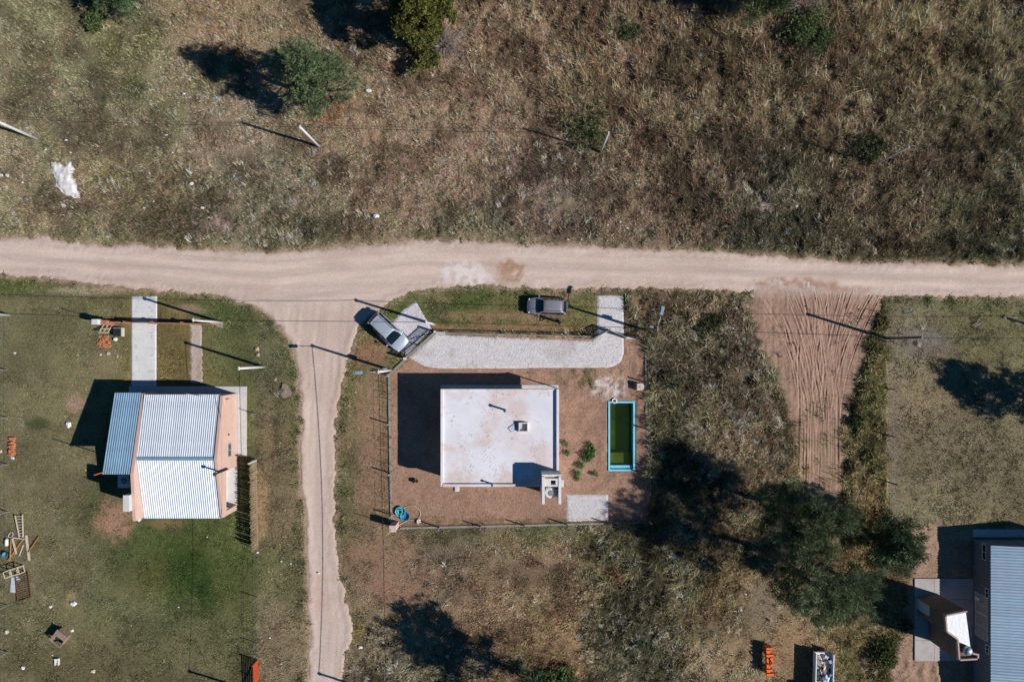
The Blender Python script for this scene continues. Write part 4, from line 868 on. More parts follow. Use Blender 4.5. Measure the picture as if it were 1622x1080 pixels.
# roof hatch: upstand box with an open lid flat beside it
x, y = g(829, 676, 3.33); q = Vector((x, y, 3.33)) - off; b = MB()
for (x0, x1, y0, y1) in ((-.42, .42, -.42, -.34), (-.42, .42, .34, .42), (-.42, -.34, -.34, .34), (.34, .42, -.34, .34)): b.box(q.x + x0, q.x + x1, q.y + y0, q.y + y1, q.z, q.z + .38)
b.build('hatch', WALLW, t); MB().box(q.x - .34, q.x + .34, q.y - .34, q.y + .34, q.z + .004, q.z + .02).build('hatch_floor', mat('hatch_pale', (176, 176, 178), .9), t)
x, y = g(812, 678, 3.33); b = MB(); b.obox(Vector((x, y, 3.335)) - off, .62, .5, .06, .6); b.build('hatch_lid', mat('pale_lid', (190, 196, 206), .5), t)
MB().tube([q + Vector((-.5, -.1, .05)), q + Vector((-.72, .15, .08)), q + Vector((-.6, .5, .06)), q + Vector((-.2, .55, .06))], .018, 6).build('cable', CABLE, t)
# grill and water-tank tower at its back corner
t = thing('grill_tower', 'white masonry tower with a flue and round water tank behind the flat-roofed house', 'tower', V(869, 757)); off = V(869, 757)
TH = 5.35
MB(off).pbox(855.4, 859.4, 738.5, 778.5, -.1, TH).build('side_wall', WALLW, t)
MB(off).pbox(879.4, 883.4, 738.5, 778.5, -.1, TH).build('side_wall', WALLW, t)
MB(off).pbox(855.4, 883.4, 735.5, 738.5, -.1, TH - .12).build('back_wall', WALLW, t)
MB(off).pbox(859.4, 868.2, 741.2, 753, 2.2, TH - .05).pbox(875.4, 879.4, 741.2, 753, 2.2, TH - .05).pbox(868.2, 875.4, 750.6, 753, 2.2, TH - .05).pbox(868.2, 875.4, 741.2, 744, 2.2, TH - .05).build('chimney_stack', WALLW, t)
MB(off).pbox(868.2, 875.4, 744, 750.6, 3.4, 3.6).build('flue', mat('soot', (22, 22, 22), 1), t)
MB(off).pbox(859.4, 879.4, 738.5, 741.2, 3.0, TH - .28).build('ledge', PINK, t)
MB(off).pbox(883.4, 887.2, 743, 753.5, TH - .5, TH).build('side_block', WALLW, t)
MB(off).pbox(859.6, 879.2, 753, 772, 3.9, 4.08).build('tank_shelf', WALLW, t)
MB(off).pbox(861.5, 877, 757, 772, .9, 1.02).build('grill_hearth', mat('soot', (22, 22, 22), 1), t)
c = V(868, 763.5, 4.08) - off; k = MB().lathe(c, [(.44, 0), (.5, .08), (.5, .72), (.46, .8), (.36, .86)], 22).build('water_tank', mat('tank_white', (220, 218, 212), .6, var=.1, scale=6), t, True)
MB().lathe(c + Vector((.06, -.02, .862)), [(.26, 0), (.26, .05), (.2, .08)], 18).build('lid', mat('tank_grey', (128, 136, 140), .6, var=.2), k)
MB().tube([c + Vector((.3, .2, .87)), c + Vector((.55, .3, .9)), c + Vector((.6, .3, .1))], .025, 6).build('pipe', mat('pvc', (210, 214, 214), .5), k)

# ------------------------------------------------------------------ the metal-roofed house on the left
SALM = mat('salmon_render', (204, 170, 153), .9, var=.06, scale=1.5, bump=.12)
CONC = mat('pale_concrete', (206, 202, 198), .9, var=.1, scale=1.6, bump=.2, dirt=(170, 160, 150), damt=.4)
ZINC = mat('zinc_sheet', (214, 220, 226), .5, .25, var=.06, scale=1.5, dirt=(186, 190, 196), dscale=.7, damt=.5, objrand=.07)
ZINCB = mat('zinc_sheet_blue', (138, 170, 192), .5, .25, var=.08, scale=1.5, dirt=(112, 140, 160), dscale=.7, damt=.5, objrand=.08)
t = thing('house', 'salmon house with a bright corrugated metal gable roof', 'house', V(316, 715)); off = V(316, 715)
# gable wall facing right: parapet profile, with the porch opening low at its back end
YG = lambda y: V(0, y).y
X1 = V(376, 0).x; X0 = V(371.8, 0).x; XL = V(255.6, 0).x; XM = V(251, 0).x
def ridge_z(y): return 3.0 + 1.25 * (1 - abs(y - 715) / 91)
def wall_y(b, x0, x1, pts):      # wall in the y-z plane: pts = (py, z)
    lo = [Vector((x0, YG(y), z)) for y, z in pts]; hi = [Vector((x1, YG(y), z)) for y, z in pts]; n = len(pts)
    return b.add(lo + hi, [tuple(range(n)), tuple(range(2 * n - 1, n - 1, -1))] + [(i, i + n, (i + 1) % n + n, (i + 1) % n) for i in range(n)])
b = MB(off); wall_y(b, X0, X1, [(623, -.1), (738, -.1), (738, ridge_z(738) + .16), (715, 4.41), (623, ridge_z(623) + .16)]); b.build('wall', SALM, t)
b = MB(off); wall_y(b, X0 + .003, X1, [(738.02, 2.45), (807, 2.45), (807, ridge_z(807) + .16), (738.02, ridge_z(738) + .158)]); b.build('beam', SALM, t)
b = MB(off); b.prism([V(x, y).xy for x, y in ((372, 799), (376, 799), (376, 806.8), (372, 806.8))], -.1, 2.448); b.build('pillar', SALM, t)
b = MB(off); b.pbox(258, 371.5, 623, 626, -.1, 2.92); b.build('wall', SALM, t)
b = MB(off); b.pbox(258, 371.5, 734.5, 738, -.1, 2.92); b.build('wall', SALM, t)
b = MB(off); b.pbox(258, 340, 803, 806, -.1, 2.9); b.build('wall', SALM, t)
b = MB(off); b.pbox(338, 341, 738.1, 802.9, -.1, 2.9); b.build('wall', SALM, t)
mono = lambda y: 2.75 + 1.87 * (y - 620) / 116 if y <= 737 else 4.62 - .32 * (y - 737) / 69
b = MB(off); wall_y(b, XM, XL, [(620, -.1), (807, -.1), (807, mono(807) + .05), (736, mono(736) + .1), (620, mono(620) + .12)]); b.build('party_wall', SALM, t)
b = MB(off); b.pbox(252.5, 254.6, 757, 806, 4.6, 4.62); 
def corr_sheet(name, m, x0, x1, y0, z0, y1, z1, t, off, pitch=.2, amp=.022, nsh=7, axis='y'):
    """corrugated sheets running from (y0,z0) to (y1,z1), laid side by side; world coordinates"""
    W = (x1 - x0) / nsh; n = max(2, round(W / pitch)); k = 6 * n + 1; me = None
    for i in range(nsh):
        if me is None:
            b = MB(); vs = []
            for j in range(k):
                u = -.5 * W + W * j / (k - 1) * 1.0; zz = amp * math.cos(2 * math.pi * n * j / (k - 1))
                for (yy, z) in ((y0, z0), (y1, z1)): vs.append((u, yy, z + zz) if axis == 'y' else (yy, u, z + zz))
            vs += [(v[0], v[1], v[2] - .012) for v in vs]; q = 2 * k
            fs = [(2 * j, 2 * j + 1, 2 * j + 3, 2 * j + 2) for j in range(k - 1)] + [(q + 2 * j + 2, q + 2 * j + 3, q + 2 * j + 1, q + 2 * j) for j in range(k - 1)]
            fs += [(2 * j, 2 * j + 2, q + 2 * j + 2, q + 2 * j) for j in range(k - 1)] + [(2 * j + 3, 2 * j + 1, q + 2 * j + 1, q + 2 * j + 3) for j in range(k - 1)]
            b.add(vs, fs); o = b.build(name, m, t); me = o
        else: o = me.copy(); COL.objects.link(o)
        c = x0 + W * (i + .5); dz = .004 * (i % 2); o.location = (c - off.x, -off.y, dz) if axis == 'y' else (-off.x, c - off.y, dz)
    return o
xa, xb = V(256.2, 0).x, X0 - .01
corr_sheet('roof_sheet', ZINC, xa, xb, YG(621.5), ridge_z(621.5) + .03, YG(714.3), 4.26, t, off)
corr_sheet('roof_sheet', ZINC, xa, xb, YG(715.7), 4.26, YG(808.5), ridge_z(808.5) + .03, t, off)
b = MB(off); b.add([(xa, YG(712.2), 4.26), (xa, YG(715), 4.325), (xa, YG(717.8), 4.26), (xb, YG(712.2), 4.26), (xb, YG(715), 4.325), (xb, YG(717.8), 4.26)], [(0, 1, 4, 3), (1, 2, 5, 4), (0, 3, 5, 2)]); b.build('ridge_cap', mat('ridge_blue', (140, 168, 186), .5, .3), t)
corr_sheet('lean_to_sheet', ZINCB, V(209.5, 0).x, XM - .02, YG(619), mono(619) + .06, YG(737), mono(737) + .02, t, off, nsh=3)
ORNG = mat('orange_steel', (198, 110, 74), .6)
MB(off).bar((V(210.5, 0).x, YG(734), mono(734) - .12), (XM, YG(734), mono(734) - .12), .07, .12).build('lean_to_beam', ORNG, t)
MB(off).bar((V(210.5, 0).x, YG(621), mono(621) - .08), (XM, YG(621), mono(621) - .08), .07, .12).build('lean_to_beam', ORNG, t)
b = MB(off); b.bar(V(211, 734, -.1), V(211, 734, 6.0), .07); b.build('lean_to_post', ORNG, t)
MB(off).bar(V(210.5, 622, -.1), V(210.5, 622, mono(622) - .16), .08).build('lean_to_post', ORNG, t)
b = MB(off); wall_y(b, V(210.2, 0).x, V(212.6, 0).x, [(624, -.1), (700, -.1), (700, mono(700) - .12), (624, mono(624) - .12)]); b.build('lean_to_wall', SALM, t)
MB(off).pbox(205, 391, 611.8, 622.8, -.1, .10).build('front_terrace', CONC, t)
s = MB(off)
for i in range(17): 
    for j in range(2): s.pbox(206 + i * 10.8, 216.2 + i * 10.8, 612.3 + j * 5.2, 617 + j * 5.2, .1, .112)
o = s.build('paving_tiles', TILE, t); o['kind'] = 'stuff'
MB(off).pbox(376.2, 391, 623, 722, -.1, .10).build('side_terrace', CONC, t); s = MB(off)
for i in range(3):
    for j in range(20): s.pbox(376.6 + i * 4.8, 381 + i * 4.8, 623.3 + j * 4.9, 627.9 + j * 4.9, .1, .112)
o = s.build('paving_tiles', TILE, t); o['kind'] = 'stuff'
MB(off).pbox(341.2, 371.8, 738.2, 806, -.1, .08).pbox(371.8, 376, 738.2, 798.8, -.1, .08).build('porch_floor', CONC, t)
MB(off).pbox(357, 359.4, 740, 798, .08, .9).build('low_wall', WALLW, t)
window(t, off, (376, 708), 1.25, .75, 1.45, 'y', 1); MB(off).pbox(376.0, 378, 683, 685, 2.0, 2.12).build('wall_lamp', DARK_METAL, t)
b = MB(off); b.pbox(376.02, 380, 629, 637, 2.15, 2.75); b.build('air_conditioner', mat('ac_cream', (206, 176, 156), .7), t)
q = V(378, 735) - off
MB().tube([q + Vector((-.12, 0, 2.6)), q + Vector((.05, 0, 2.62)), q + Vector((.06, 0, 5.25))], .085, 10).lathe(q + Vector((.06, 0, 5.25)), [(.16, 0), (.17, .08), (.05, .2)], 10).build('stove_pipe', DARK_METAL, t, True)
b = MB(off); b.bar((V(320, 0).x, YG(620), 3.2), (V(345, 0).x, YG(624), 3.05), .05); b.build('bracket', ALU, t)
# low annex roof with a round tank, and the tall white block against the party wall
MB(off).pbox(212, 231, 744, 764, -.1, 2.6).build('annex', CONC, t); MB(off).pbox(231.05, 250.9, 740, 766, -.1, 2.2).build('annex_wall', SALM, t)
MB(off).pbox(242, 250.9, 767, 791, -.1, 4.9).build('side_block', CONC, t)
p = V(224.5, 752, 2.6); t = thing('water_tank', 'round white tank on the shaded annex roof of the salmon house', 'tank', p)
MB().lathe((0, 0, 0), [(.34, 0), (.42, .06), (.45, .34), (.4, .36), (.36, .3), (.3, .3)], 20).build('shell', mat('tank_white', (220, 218, 212), .6), t, True); MB().lathe((0, 0, .3), [(.3, 0), (.28, .04), (.1, .07)], 16).build('lid', mat('tank_grey', (128, 136, 140), .6), t)

# ------------------------------------------------------------------ the dark building at the bottom right
DKW = mat('grey_render', (110, 116, 120), .9, var=.1, bump=.2)
ZINC2 = mat('zinc_sheet_pale', (166, 188, 204), .5, .2, var=.06, scale=1.2, dirt=(140, 164, 184), dscale=.5, damt=.6, objrand=.08)
t = thing('building', 'grey building with a pale ribbed metal roof at the lower right edge', 'building', V(1600, 960)); off = V(1600, 960)
x0, x1 = V(1541, 0).x, V(1680, 0).x
def rz(x): return 2.55 + .17 * (x - x0)
b = MB(off); ya, yb = YG(853.5), YG(1240); b.prism([(x0, yb), (x1, yb), (x1, ya), (x0, ya)], -.1, [rz(x0), rz(x1), rz(x1), rz(x0)]); b.build('wall', DKW, t)
corr_sheet('roof_sheet', ZINC2, YG(1243), YG(851.5), x0 - .08, rz(x0) + .03, x1 + .2, rz(x1 + .2) + .07, t, off, pitch=.28, amp=.03, nsh=22, axis='x')
FW = mat('white_frame', (204, 206, 206), .5)
window(t, off, (1541, 866), 1.5, .55, 1.35, 'y', -1, fr=FW); window(t, off, (1541, 927), .9, .5, 1.75, 'y', -1, fr=FW); SHUT = mat('shutter', (158, 164, 166), .6); window(t, off, (1541, 949), 1.8, 1.75, .35, 'y', -1, gl=SHUT, fr=FW); window(t, off, (1541, 983), 2.3, 1.75, .35, 'y', -1, gl=SHUT, fr=FW); window(t, off, (1541, 1013), .8, .5, 1.8, 'y', -1, fr=FW)
MB(off).pbox(1541, 1700, 838, 850, -.1, .06).build('front_path', CONC, t)
for px in (1634, 1652): MB(off).pbox(px, px + 3, 842, 845, -.1, 2.6).build('post', DKW, t)
MB(off).pbox(1534, 1540.9, 938, 943, .9, 1.5).build('meter_box', FW, t)
TERR = mat('terrace_concrete', (178, 170, 165), .9, var=.12, scale=1.2, bump=.2, dirt=(150, 138, 130), damt=.5)
t = thing('terrace', 'square concrete terrace beside the grey building', 'terrace', V(1490, 980)); off = V(1490, 980); b0 = None
for i in range(3):
    for j in range(4):
        MB(off).pbox(1448 + i * 31, 1448 + i * 31 + 30.6, 915.5 + j * 32.6, 915.5 + j * 32.6 + 32.2, -.1, .12).build('slab', TERR, t)
BRW = mat('brown_render', (112, 98, 90), .95, var=.15, scale=1.5, bump=.2)
FOIL = mat('white_membrane', (236, 236, 236), .35, .0, var=.03, bump=.5, bscale=3)
t = thing('tank_tower', 'brown walled tower with a bright white roof beside the grey building', 'tower', V(1490, 985)); off = V(1490, 985)
HT = 4.45; A = lambda px, py: Vector((*g(px, py, HT), 0))
out = [(1497, 974), (1532, 967), (1540.5, 1036), (1551, 1038), (1551, 1044.5), (1519, 1046.5), (1516.5, 1013), (1499.5, 1001)]
pt = [A(*p) for p in out]; MB(off).prism([p.xy for p in pt], -.1, HT - .3).build('wall', BRW, t)
c = sum(pt, Vector()) / len(pt); b = MB(off)
for p, q in list(zip(pt, pt[1:] + pt[:1]))[:1] + list(zip(pt, pt[1:] + pt[:1]))[2:]:
    d = (q - p).normalized(); nrm = Vector((-d.y, d.x, 0)); nrm = nrm if nrm.dot(c - p) > 0 else -nrm
    p2 = p + nrm * .07; q2 = q + nrm * .07; b.bar((p2.x, p2.y, HT - .15), (q2.x, q2.y, HT - .15), .13, .298)
b.build('parapet', mat('pale_coping', (178, 160, 148), .9), t)
rf = [A(*p) for p in ((1500, 977), (1531.5, 970), (1538.6, 1025), (1520.5, 1017), (1518.5, 1011), (1502, 999.5))]
MB(off).prism([p.xy for p in rf], HT - .296, HT - .14).build('roof', FOIL, t)
q = A(1532.5, 1030) - off; MB().lathe(q + Vector((0, 0, HT - .3)), [(.2, 0), (.36, .1), (.4, .3), (.34, .5), (.15, .6)], 18).build('water_tank', mat('tank_steel', (170, 178, 184), .35, .6), t, True)
q = A(1526, 1033) - off; MB().tube([q + Vector((0, 0, HT - .3)), q + Vector((0, 0, HT + .1)), q + Vector((.3, .05, HT + .1))], .03, 6).build('pipe', STEEL, t)
t = thing('service_box', 'white service box and low wall in the shade of the brown tower', 'box', V(1462, 960)); off = V(1462, 960)
MB(off).pbox(1450, 1460, 946, 962, -.05, 2.2).build('low_wall', mat('pale_blue_wall', (170, 186, 196), .8), t); MB(off).pbox(1460.1, 1470, 944, 962, .12, 2.35).build('box', FW, t)

# ------------------------------------------------------------------ swimming pool
BLUE = mat('pool_blue', (128, 204, 224), .45, var=.06, scale=2)
BLUED = mat('pool_floor', (84, 100, 42), .9, var=.35, scale=.5)
t = thing('swimming_pool', 'blue rimmed swimming pool filled with dark green water', 'pool', V(984.5, 690)); off = V(984.5, 690)
a, b_, c_, d_ = POOL; rw = 2.2
r_ = MB(off); r_.pbox(a - .6, a + rw, c_ - .6, d_ + .6, -.05, .10).pbox(b_ - rw, b_ + .6, c_ - .6, d_ + .6, -.05, .10).pbox(a + rw, b_ - rw, c_ - .6, c_ + rw, -.05, .099).pbox(a + rw, b_ - rw, d_ - rw, d_ + .6, -.05, .099); r_.build('rim', BLUE, t)
s = MB(off); s.pbox(a + .8, a + rw - .3, c_ + .8, d_ - .8, -1.6, -.051).pbox(b_ - rw + .3, b_ - .8, c_ + .8, d_ - .8, -1.6, -.051).pbox(a + rw, b_ - rw, c_ + .8, c_ + rw - .3, -1.6, -.051).pbox(a + rw, b_ - rw, d_ - rw + .3, d_ - .8, -1.6, -.051); s.build('basin_wall', BLUE, t)
MB(off).pbox(a + 3, b_ - 3, c_ + 3, d_ - 3, -1.5, -1.1).build('basin_floor', BLUED, t)
MB(off).pbox(a + 3.2, b_ - 3.2, 718, 737.5, -1.09, -.52).build('lower_step', mat('step_green', (126, 132, 70), .8, var=.25, scale=1.2), t)
MB(off).pbox(a + 3.2, b_ - 3.2, 737, d_ - 3.2, -1.09, -.12).build('upper_step', BLUE, t)
wm, nt, bs = nodes('pool_water'); N = nt.nodes; L = nt.links
tr = N.new('ShaderNodeBsdfTransparent'); tr.inputs[0].default_value = (.80, .86, .56, 1); gl = N.new('ShaderNodeBsdfGlossy'); gl.inputs['Roughness'].default_value = .03
df = N.new('ShaderNodeBsdfDiffuse'); df.inputs[0].default_value = (.030, .046, .010, 1); m0 = N.new('ShaderNodeMixShader'); m0.inputs[0].default_value = .34; L.new(tr.outputs[0], m0.inputs[1]); L.new(df.outputs[0], m0.inputs[2])
m1 = N.new('ShaderNodeMixShader'); m1.inputs[0].default_value = .04; L.new(m0.outputs[0], m1.inputs[1]); L.new(gl.outputs[0], m1.inputs[2]); L.new(m1.outputs[0], N['Material Output'].inputs[0])
wa = V(a + rw - .2, 736.9, -.2); wb_ = V(b_ - rw + .2, c_ + rw - .2, -.2); MB(off).add([wa, (wb_.x, wa.y, -.2), wb_, (wa.x, wb_.y, -.2)], [(0, 1, 2, 3)]).build('water', wm, t)
wt_ = [o for o in t.children if o.name.startswith('water')][0].data
if wt_.polygons[0].normal.z < 0: wt_.flip_normals()
p = V(973, 634.5, 0) - off; k = MB().lathe(p, [(.26, .02), (.27, .14), (.2, .16), (.16, .08)], 16).build('skimmer', mat('skimmer_white', (214, 220, 222), .5), t, True)
MB().lathe(p, [(.1, .085), (.1, .12), (.04, .13)], 10).build('cap', DARK_METAL, k)
# ------------------------------------------------------------------ cars
TYRE = mat('tyre', (24, 24, 25), .9); RIM = mat('alloy', (150, 152, 156), .35, .7); PLASTIC = mat('black_plastic', (28, 29, 31), .6)
CGLASS = mat('car_glass', (14, 26, 32), .05, 0, var=.02, spec=.7); HEADL = mat('head_lamp', (206, 212, 216), .1); TAILL = mat('tail_lamp', (136, 24, 20), .25); CHROME = mat('chrome', (190, 192, 196), .2, .9)
def paint(name, rgb, metal=.55, rough=.32):
    m = mat(name, rgb, rough, metal, var=.03, scale=1); m.node_tree.nodes['Principled BSDF'].inputs['Coat Weight'].default_value = .6; return m
def car(name, label, cat, px, py, yaw, L, W, Ht, pm, roofrail=True, wagon=True):
    t = thing(name, label, cat, V(px, py), yaw); hw = W / 2
    # lower body: stations from tail to nose: (x, half width, belt height, floor)
    st = [(-.5, .60, .66, .34), (-.488, .80, .78, .25), (-.44, .94, .90, .22), (-.30, 1.0, .93, .2), (0, 1.0, .93, .2), (.18, 1.0, .93, .2), (.27, .985, .92, .2), (.35, .96, .88, .2), (.42, .88, .80, .22), (.47, .72, .70, .25), (.5, .42, .56, .32)]
    b = MB(); vs = []; ring = 12
    for x, w, z, f in st:
        w *= hw; X = x * L
        half = [(0, f), (w * .86, f), (w, f + .16), (w * 1.005, (f + z) * .55), (w * .965, z - .05), (w * .86, z), (0, z + .045)]
        pts = half + [(-y, q) for y, q in half[-2:0:-1]]
        vs += [(X, y, q) for y, q in pts]
    n = 12; fs = [(i * n + k, i * n + (k + 1) % n, (i + 1) * n + (k + 1) % n, (i + 1) * n + k) for i in range(len(st) - 1) for k in range(n)]
    fs += [tuple(range(n)), tuple(range((len(st) - 1) * n, len(st) * n))[::-1]]; b.add(vs, fs)
    # cabin frame
    bx0, bx1 = (-.475, .265); tx0, tx1 = (-.375, .085) if wagon else (-.36, .06)
    zb, zt = .915, Ht; wb, wt = hw * .90, hw * .70
    cs = [(tx0, wt), (tx1, wt)]
    vs = []
    prof = [(bx0, zb, wb * .93), (bx0 + .018, (zb + zt) / 2, wb * .86), (tx0, zt - .06, wt * .97), (tx0 + .05, zt, wt), ((tx0 + tx1) / 2, zt + .03, wt * 1.02), (tx1 - .05, zt + .005, wt), (tx1, zt - .06, wt * .98), ((tx1 + bx1) / 2, (zt + zb) / 2 + .02, wb * .87), (bx1, zb - .02, wb * .93)]
    roof = []
    for x, z, w in prof:
        roof.append([(x * L, -w, z - .035), (x * L, -w * .82, z), (x * L, 0, z + .02), (x * L, w * .82, z), (x * L, w, z - .035)])
    vs = [p for r in roof for p in r]; fs = [(i * 5 + k, i * 5 + k + 1, (i + 1) * 5 + k + 1, (i + 1) * 5 + k) for i in range(len(prof) - 1) for k in range(4)]
    base = len(vs); sidx = [[], []]
    for s, k in ((0, 0), (1, 4)):
        col = [i * 5 + k for i in range(len(prof))]
        mids = []
        for i in range(len(prof)):
            x = prof[i][0] * L; x = max(bx0 * L, min(bx1 * L, x)); vs.append((x, (-1 if s == 0 else 1) * wb, zb - .03)); mids.append(len(vs) - 1)
        for i in range(len(prof) - 1): fs.append((col[i], col[i + 1], mids[i + 1], mids[i]))
    b.add(vs, fs)
    body = b.build('body', pm, t, True); md = body.modifiers.new('sub', 'SUBSURF'); md.levels = 2; md.render_levels = 2
    def quad(nm, pts, m, parent=t, th=.012):
        p = [Vector(q) for q in pts]; nn = (p[1] - p[0]).cross(p[2] - p[0]).normalized(); q = [a + nn * th for a in p]; k = len(p)
        o = MB().add(p + q, [tuple(range(k))[::-1], tuple(range(k, 2 * k))] + [(i, (i + 1) % k, (i + 1) % k + k, i + k) for i in range(k)]).build(nm, m, parent); return o
    def strip(nm, rows, m):        # bowed glass panel over rows of (x, z, w)
        vs = []; n = 7
        for x, z, w in rows: vs += [(x * L, w * (2 * k / (n - 1) - 1), z - .05 * (2 * k / (n - 1) - 1) ** 2) for k in range(n)]
        v2 = [(x, y, z - .02) for x, y, z in vs]; q = len(vs); R_ = len(rows)
        fs = [(i * n + k, i * n + k + 1, (i + 1) * n + k + 1, (i + 1) * n + k) for i in range(R_ - 1) for k in range(n - 1)]
        fs += [tuple(j + q for j in f[::-1]) for f in fs]
        return MB().add(vs + v2, fs).build(nm, m, t, True)
    strip('windscreen', [(tx1 + .005, zt - .015, wt * .86), ((tx1 + bx1) / 2 + .004, (zt + zb) / 2 + .062, wb * .83), (bx1 - .004, zb + .045, wb * .86)], CGLASS)
    strip('rear_window', [(tx0 - .004, zt - .03, wt * .82), (bx0 + .006, (zt + zb) / 2 + .045, wb * .78), (bx0 - .006, zb + .12, wb * .80)], CGLASS)
    for s in (-1, 1):
        for (xa, xb, ta, tb) in ((-.43, -.26, -.40, -.26), (-.245, -.06, -.245, -.06), (-.045, .17, -.045, .065)):
            p = [(xa * L, s * (wb + .012), zb + .05), (xb * L, s * (wb + .012), zb + .05), (tb * L, s * (wt + .06), zt - .13), (ta * L, s * (wt + .06), zt - .13)]
            quad('side_window', p if s < 0 else p[::-1], CGLASS)
        mr = MB(); mr.obox((.20 * L, s * (hw + .10), .93), .12, .20, .13); mr.build('mirror', pm, t)
        if roofrail: MB().tube([(-.36 * L, s * wt * .93, zt + .02), (-.34 * L, s * wt * .93, zt + .06), (.02 * L, s * wt * .93, zt + .07), (.05 * L, s * wt * .93, zt + .03)], .018, 6).build('roof_rail', PLASTIC, t, True)
        MB().tube([(.425 * L, s * hw * .80, .70), (.465 * L, s * hw * .68, .69)], [.09, .07], 8).build('headlight', HEADL, t, True)
        MB().obox((-.488 * L, s * hw * .80, .70), .07, .16, .24).build('taillight', TAILL, t)
        for x in (-.31, .30):
            w = MB(); c = Vector((x * L, s * (hw - .09), .31)); w.tube([c + Vector((0, -.09, 0)), c + Vector((0, .09, 0))], .31, 18); wh = w.build('wheel', TYRE, t, True)
            c2 = c + Vector((0, s * .085, 0)); MB().tube([c2, c2 + Vector((0, s * .02, 0))], .2, 12).build('rim', RIM, wh)
            MB().tube([c + Vector((0, -.10, .01)), c + Vector((0, .075, .01))], .355, 18).build('wheel_arch', PLASTIC, t, True) if False else None
    MB().obox((.492 * L, 0, .40), .05, hw * 1.1, .16).build('grille', PLASTIC, t); MB().obox((-.497 * L, 0, .36), .05, hw * 1.5, .14).build('bumper', PLASTIC, t)
    for s in (-1, 1): MB().bar((bx1 * L + .02, s * .12, zb + .06), (bx1 * L - .14, s * .12 + .42, zb + .14), .02).build('wiper', PLASTIC, t)
    MB().obox((tx0 * L - .01, 0, zt - .075), .16, wt * 1.6, .05).build('spoiler', pm, t) if wagon else None
    quad('plate', [(-.512 * L, .22, .48), (-.512 * L, -.22, .48), (-.512 * L, -.22, .6), (-.512 * L, .22, .6)], mat('plate_white', (196, 198, 200), .5), t)
    return t
SILVER = paint('silver_paint', (204, 212, 222), .45, .3); GREY = paint('grey_paint', (178, 172, 174), .55, .3)
car('parked_car', 'silver estate car parked nose-in towards the slatted car gate', 'car', 617.5, 525.8, math.atan2(-48, 50) , 4.3, 1.78, 1.52, SILVER)
car('parked_car', 'dark grey hatchback parked on the grass strip beside the road', 'car', 865.8, 486, math.pi + math.radians(-2), 3.85, 1.66, 1.46, GREY, roofrail=False)
# pick-up truck with a loaded bed
WHITE = paint('white_paint', (226, 228, 230), 0, .35)
t = thing('pickup_truck', 'white pick-up truck with rubbish heaped in its open bed', 'truck', V(1297, 1076), math.radians(-1.5)); b = MB()
b.box(-.82, .82, -.6, 2.95, .45, .62); b.build('bed_floor', WHITE, t)
for x0, x1, y0, y1 in ((-.87, -.78, -.6, 2.95), (.78, .87, -.6, 2.95)): MB().box(x0, x1, y0, y1, .62, 1.22).build('bed_side', WHITE, t)
MB().box(-.78, .78, 2.35, 2.95, .66, .74).build('tailgate', WHITE, t); MB().box(-.78, .78, -.6, -.5, .62, 1.24).build('bed_front', WHITE, t)
b = MB(); P_ = [(-.61, .45), (-.61, 1.62), (-.75, 1.72), (-1.9, 1.70), (-2.4, 1.08), (-3.35, .96), (-3.5, .5), (-3.5, .42)]
vs = [(-.86, y, z) for y, z in P_] + [(.86, y, z) for y, z in P_]; n = len(P_); b.add(vs, [tuple(range(n)), tuple(range(2 * n - 1, n - 1, -1))] + [(i, i + n, (i + 1) % n + n, (i + 1) % n) for i in range(n)]); b.build('cab', WHITE, t)
MB().add([(-.72, -1.95, 1.69), (.72, -1.95, 1.69), (.76, -2.38, 1.14), (-.76, -2.38, 1.14), (-.72, -1.93, 1.72), (.72, -1.93, 1.72), (.76, -2.36, 1.17), (-.76, -2.36, 1.17)], [(0, 1, 2, 3), (4, 7, 6, 5), (0, 4, 5, 1), (2, 6, 7, 3), (1, 5, 6, 2), (0, 3, 7, 4)]).build('windscreen', CGLASS, t)
MB().box(-.6, .6, -.612, -.6, 1.2, 1.55).build('rear_window', CGLASS, t)
for s in (-1, 1):
    MB().box(s * .93 - .09, s * .93 + .09, -2.2, -2.08, 1.0, 1.2).build('mirror', PLASTIC, t); MB().tube([(s * .6, 2.96, .75), (s * .6, 3.0, .75)], .07, 8).build('taillight', TAILL, t)
    for y in (1.2, -2.6): wh = MB().tube([(s * .64, y, .34), (s * .86, y, .34)], .34, 16).build('wheel', TYRE, t, True); MB().tube([(s * .86, y, .34), (s * .88, y, .34)], .2, 10).build('rim', RIM, wh)
def lump(m_name, rgb, c, r, seed, t_, nm, label=None, sq=(1, 1, .7), rough=.6, cat=None, group=None):
    bm = bmesh.new(); bmesh.ops.create_icosphere(bm, subdivisions=2, radius=1); rg = random.Random(seed)
    for v in bm.verts: k = 1 + rg.uniform(-.32, .28); v.co = Vector((v.co.x * sq[0], v.co.y * sq[1], v.co.z * sq[2])) * r * k
    me = bpy.data.meshes.new(nm); bm.to_mesh(me); bm.free(); me.materials.append(mat(m_name, rgb, rough, var=.1)); o = bpy.data.objects.new(nm, me); COL.objects.link(o)
    o.location = c
    if t_ is not None: o.parent = t_
    if label: tag(o, label, cat, group)
    return o
def inbed(x, y, z): q = Matrix.Rotation(math.radians(-1.5), 3, 'Z') @ Vector((x, y, 0)); p = V(1297, 1076); return (p.x + q.x, p.y + q.y, z)
rg = random.Random(3)
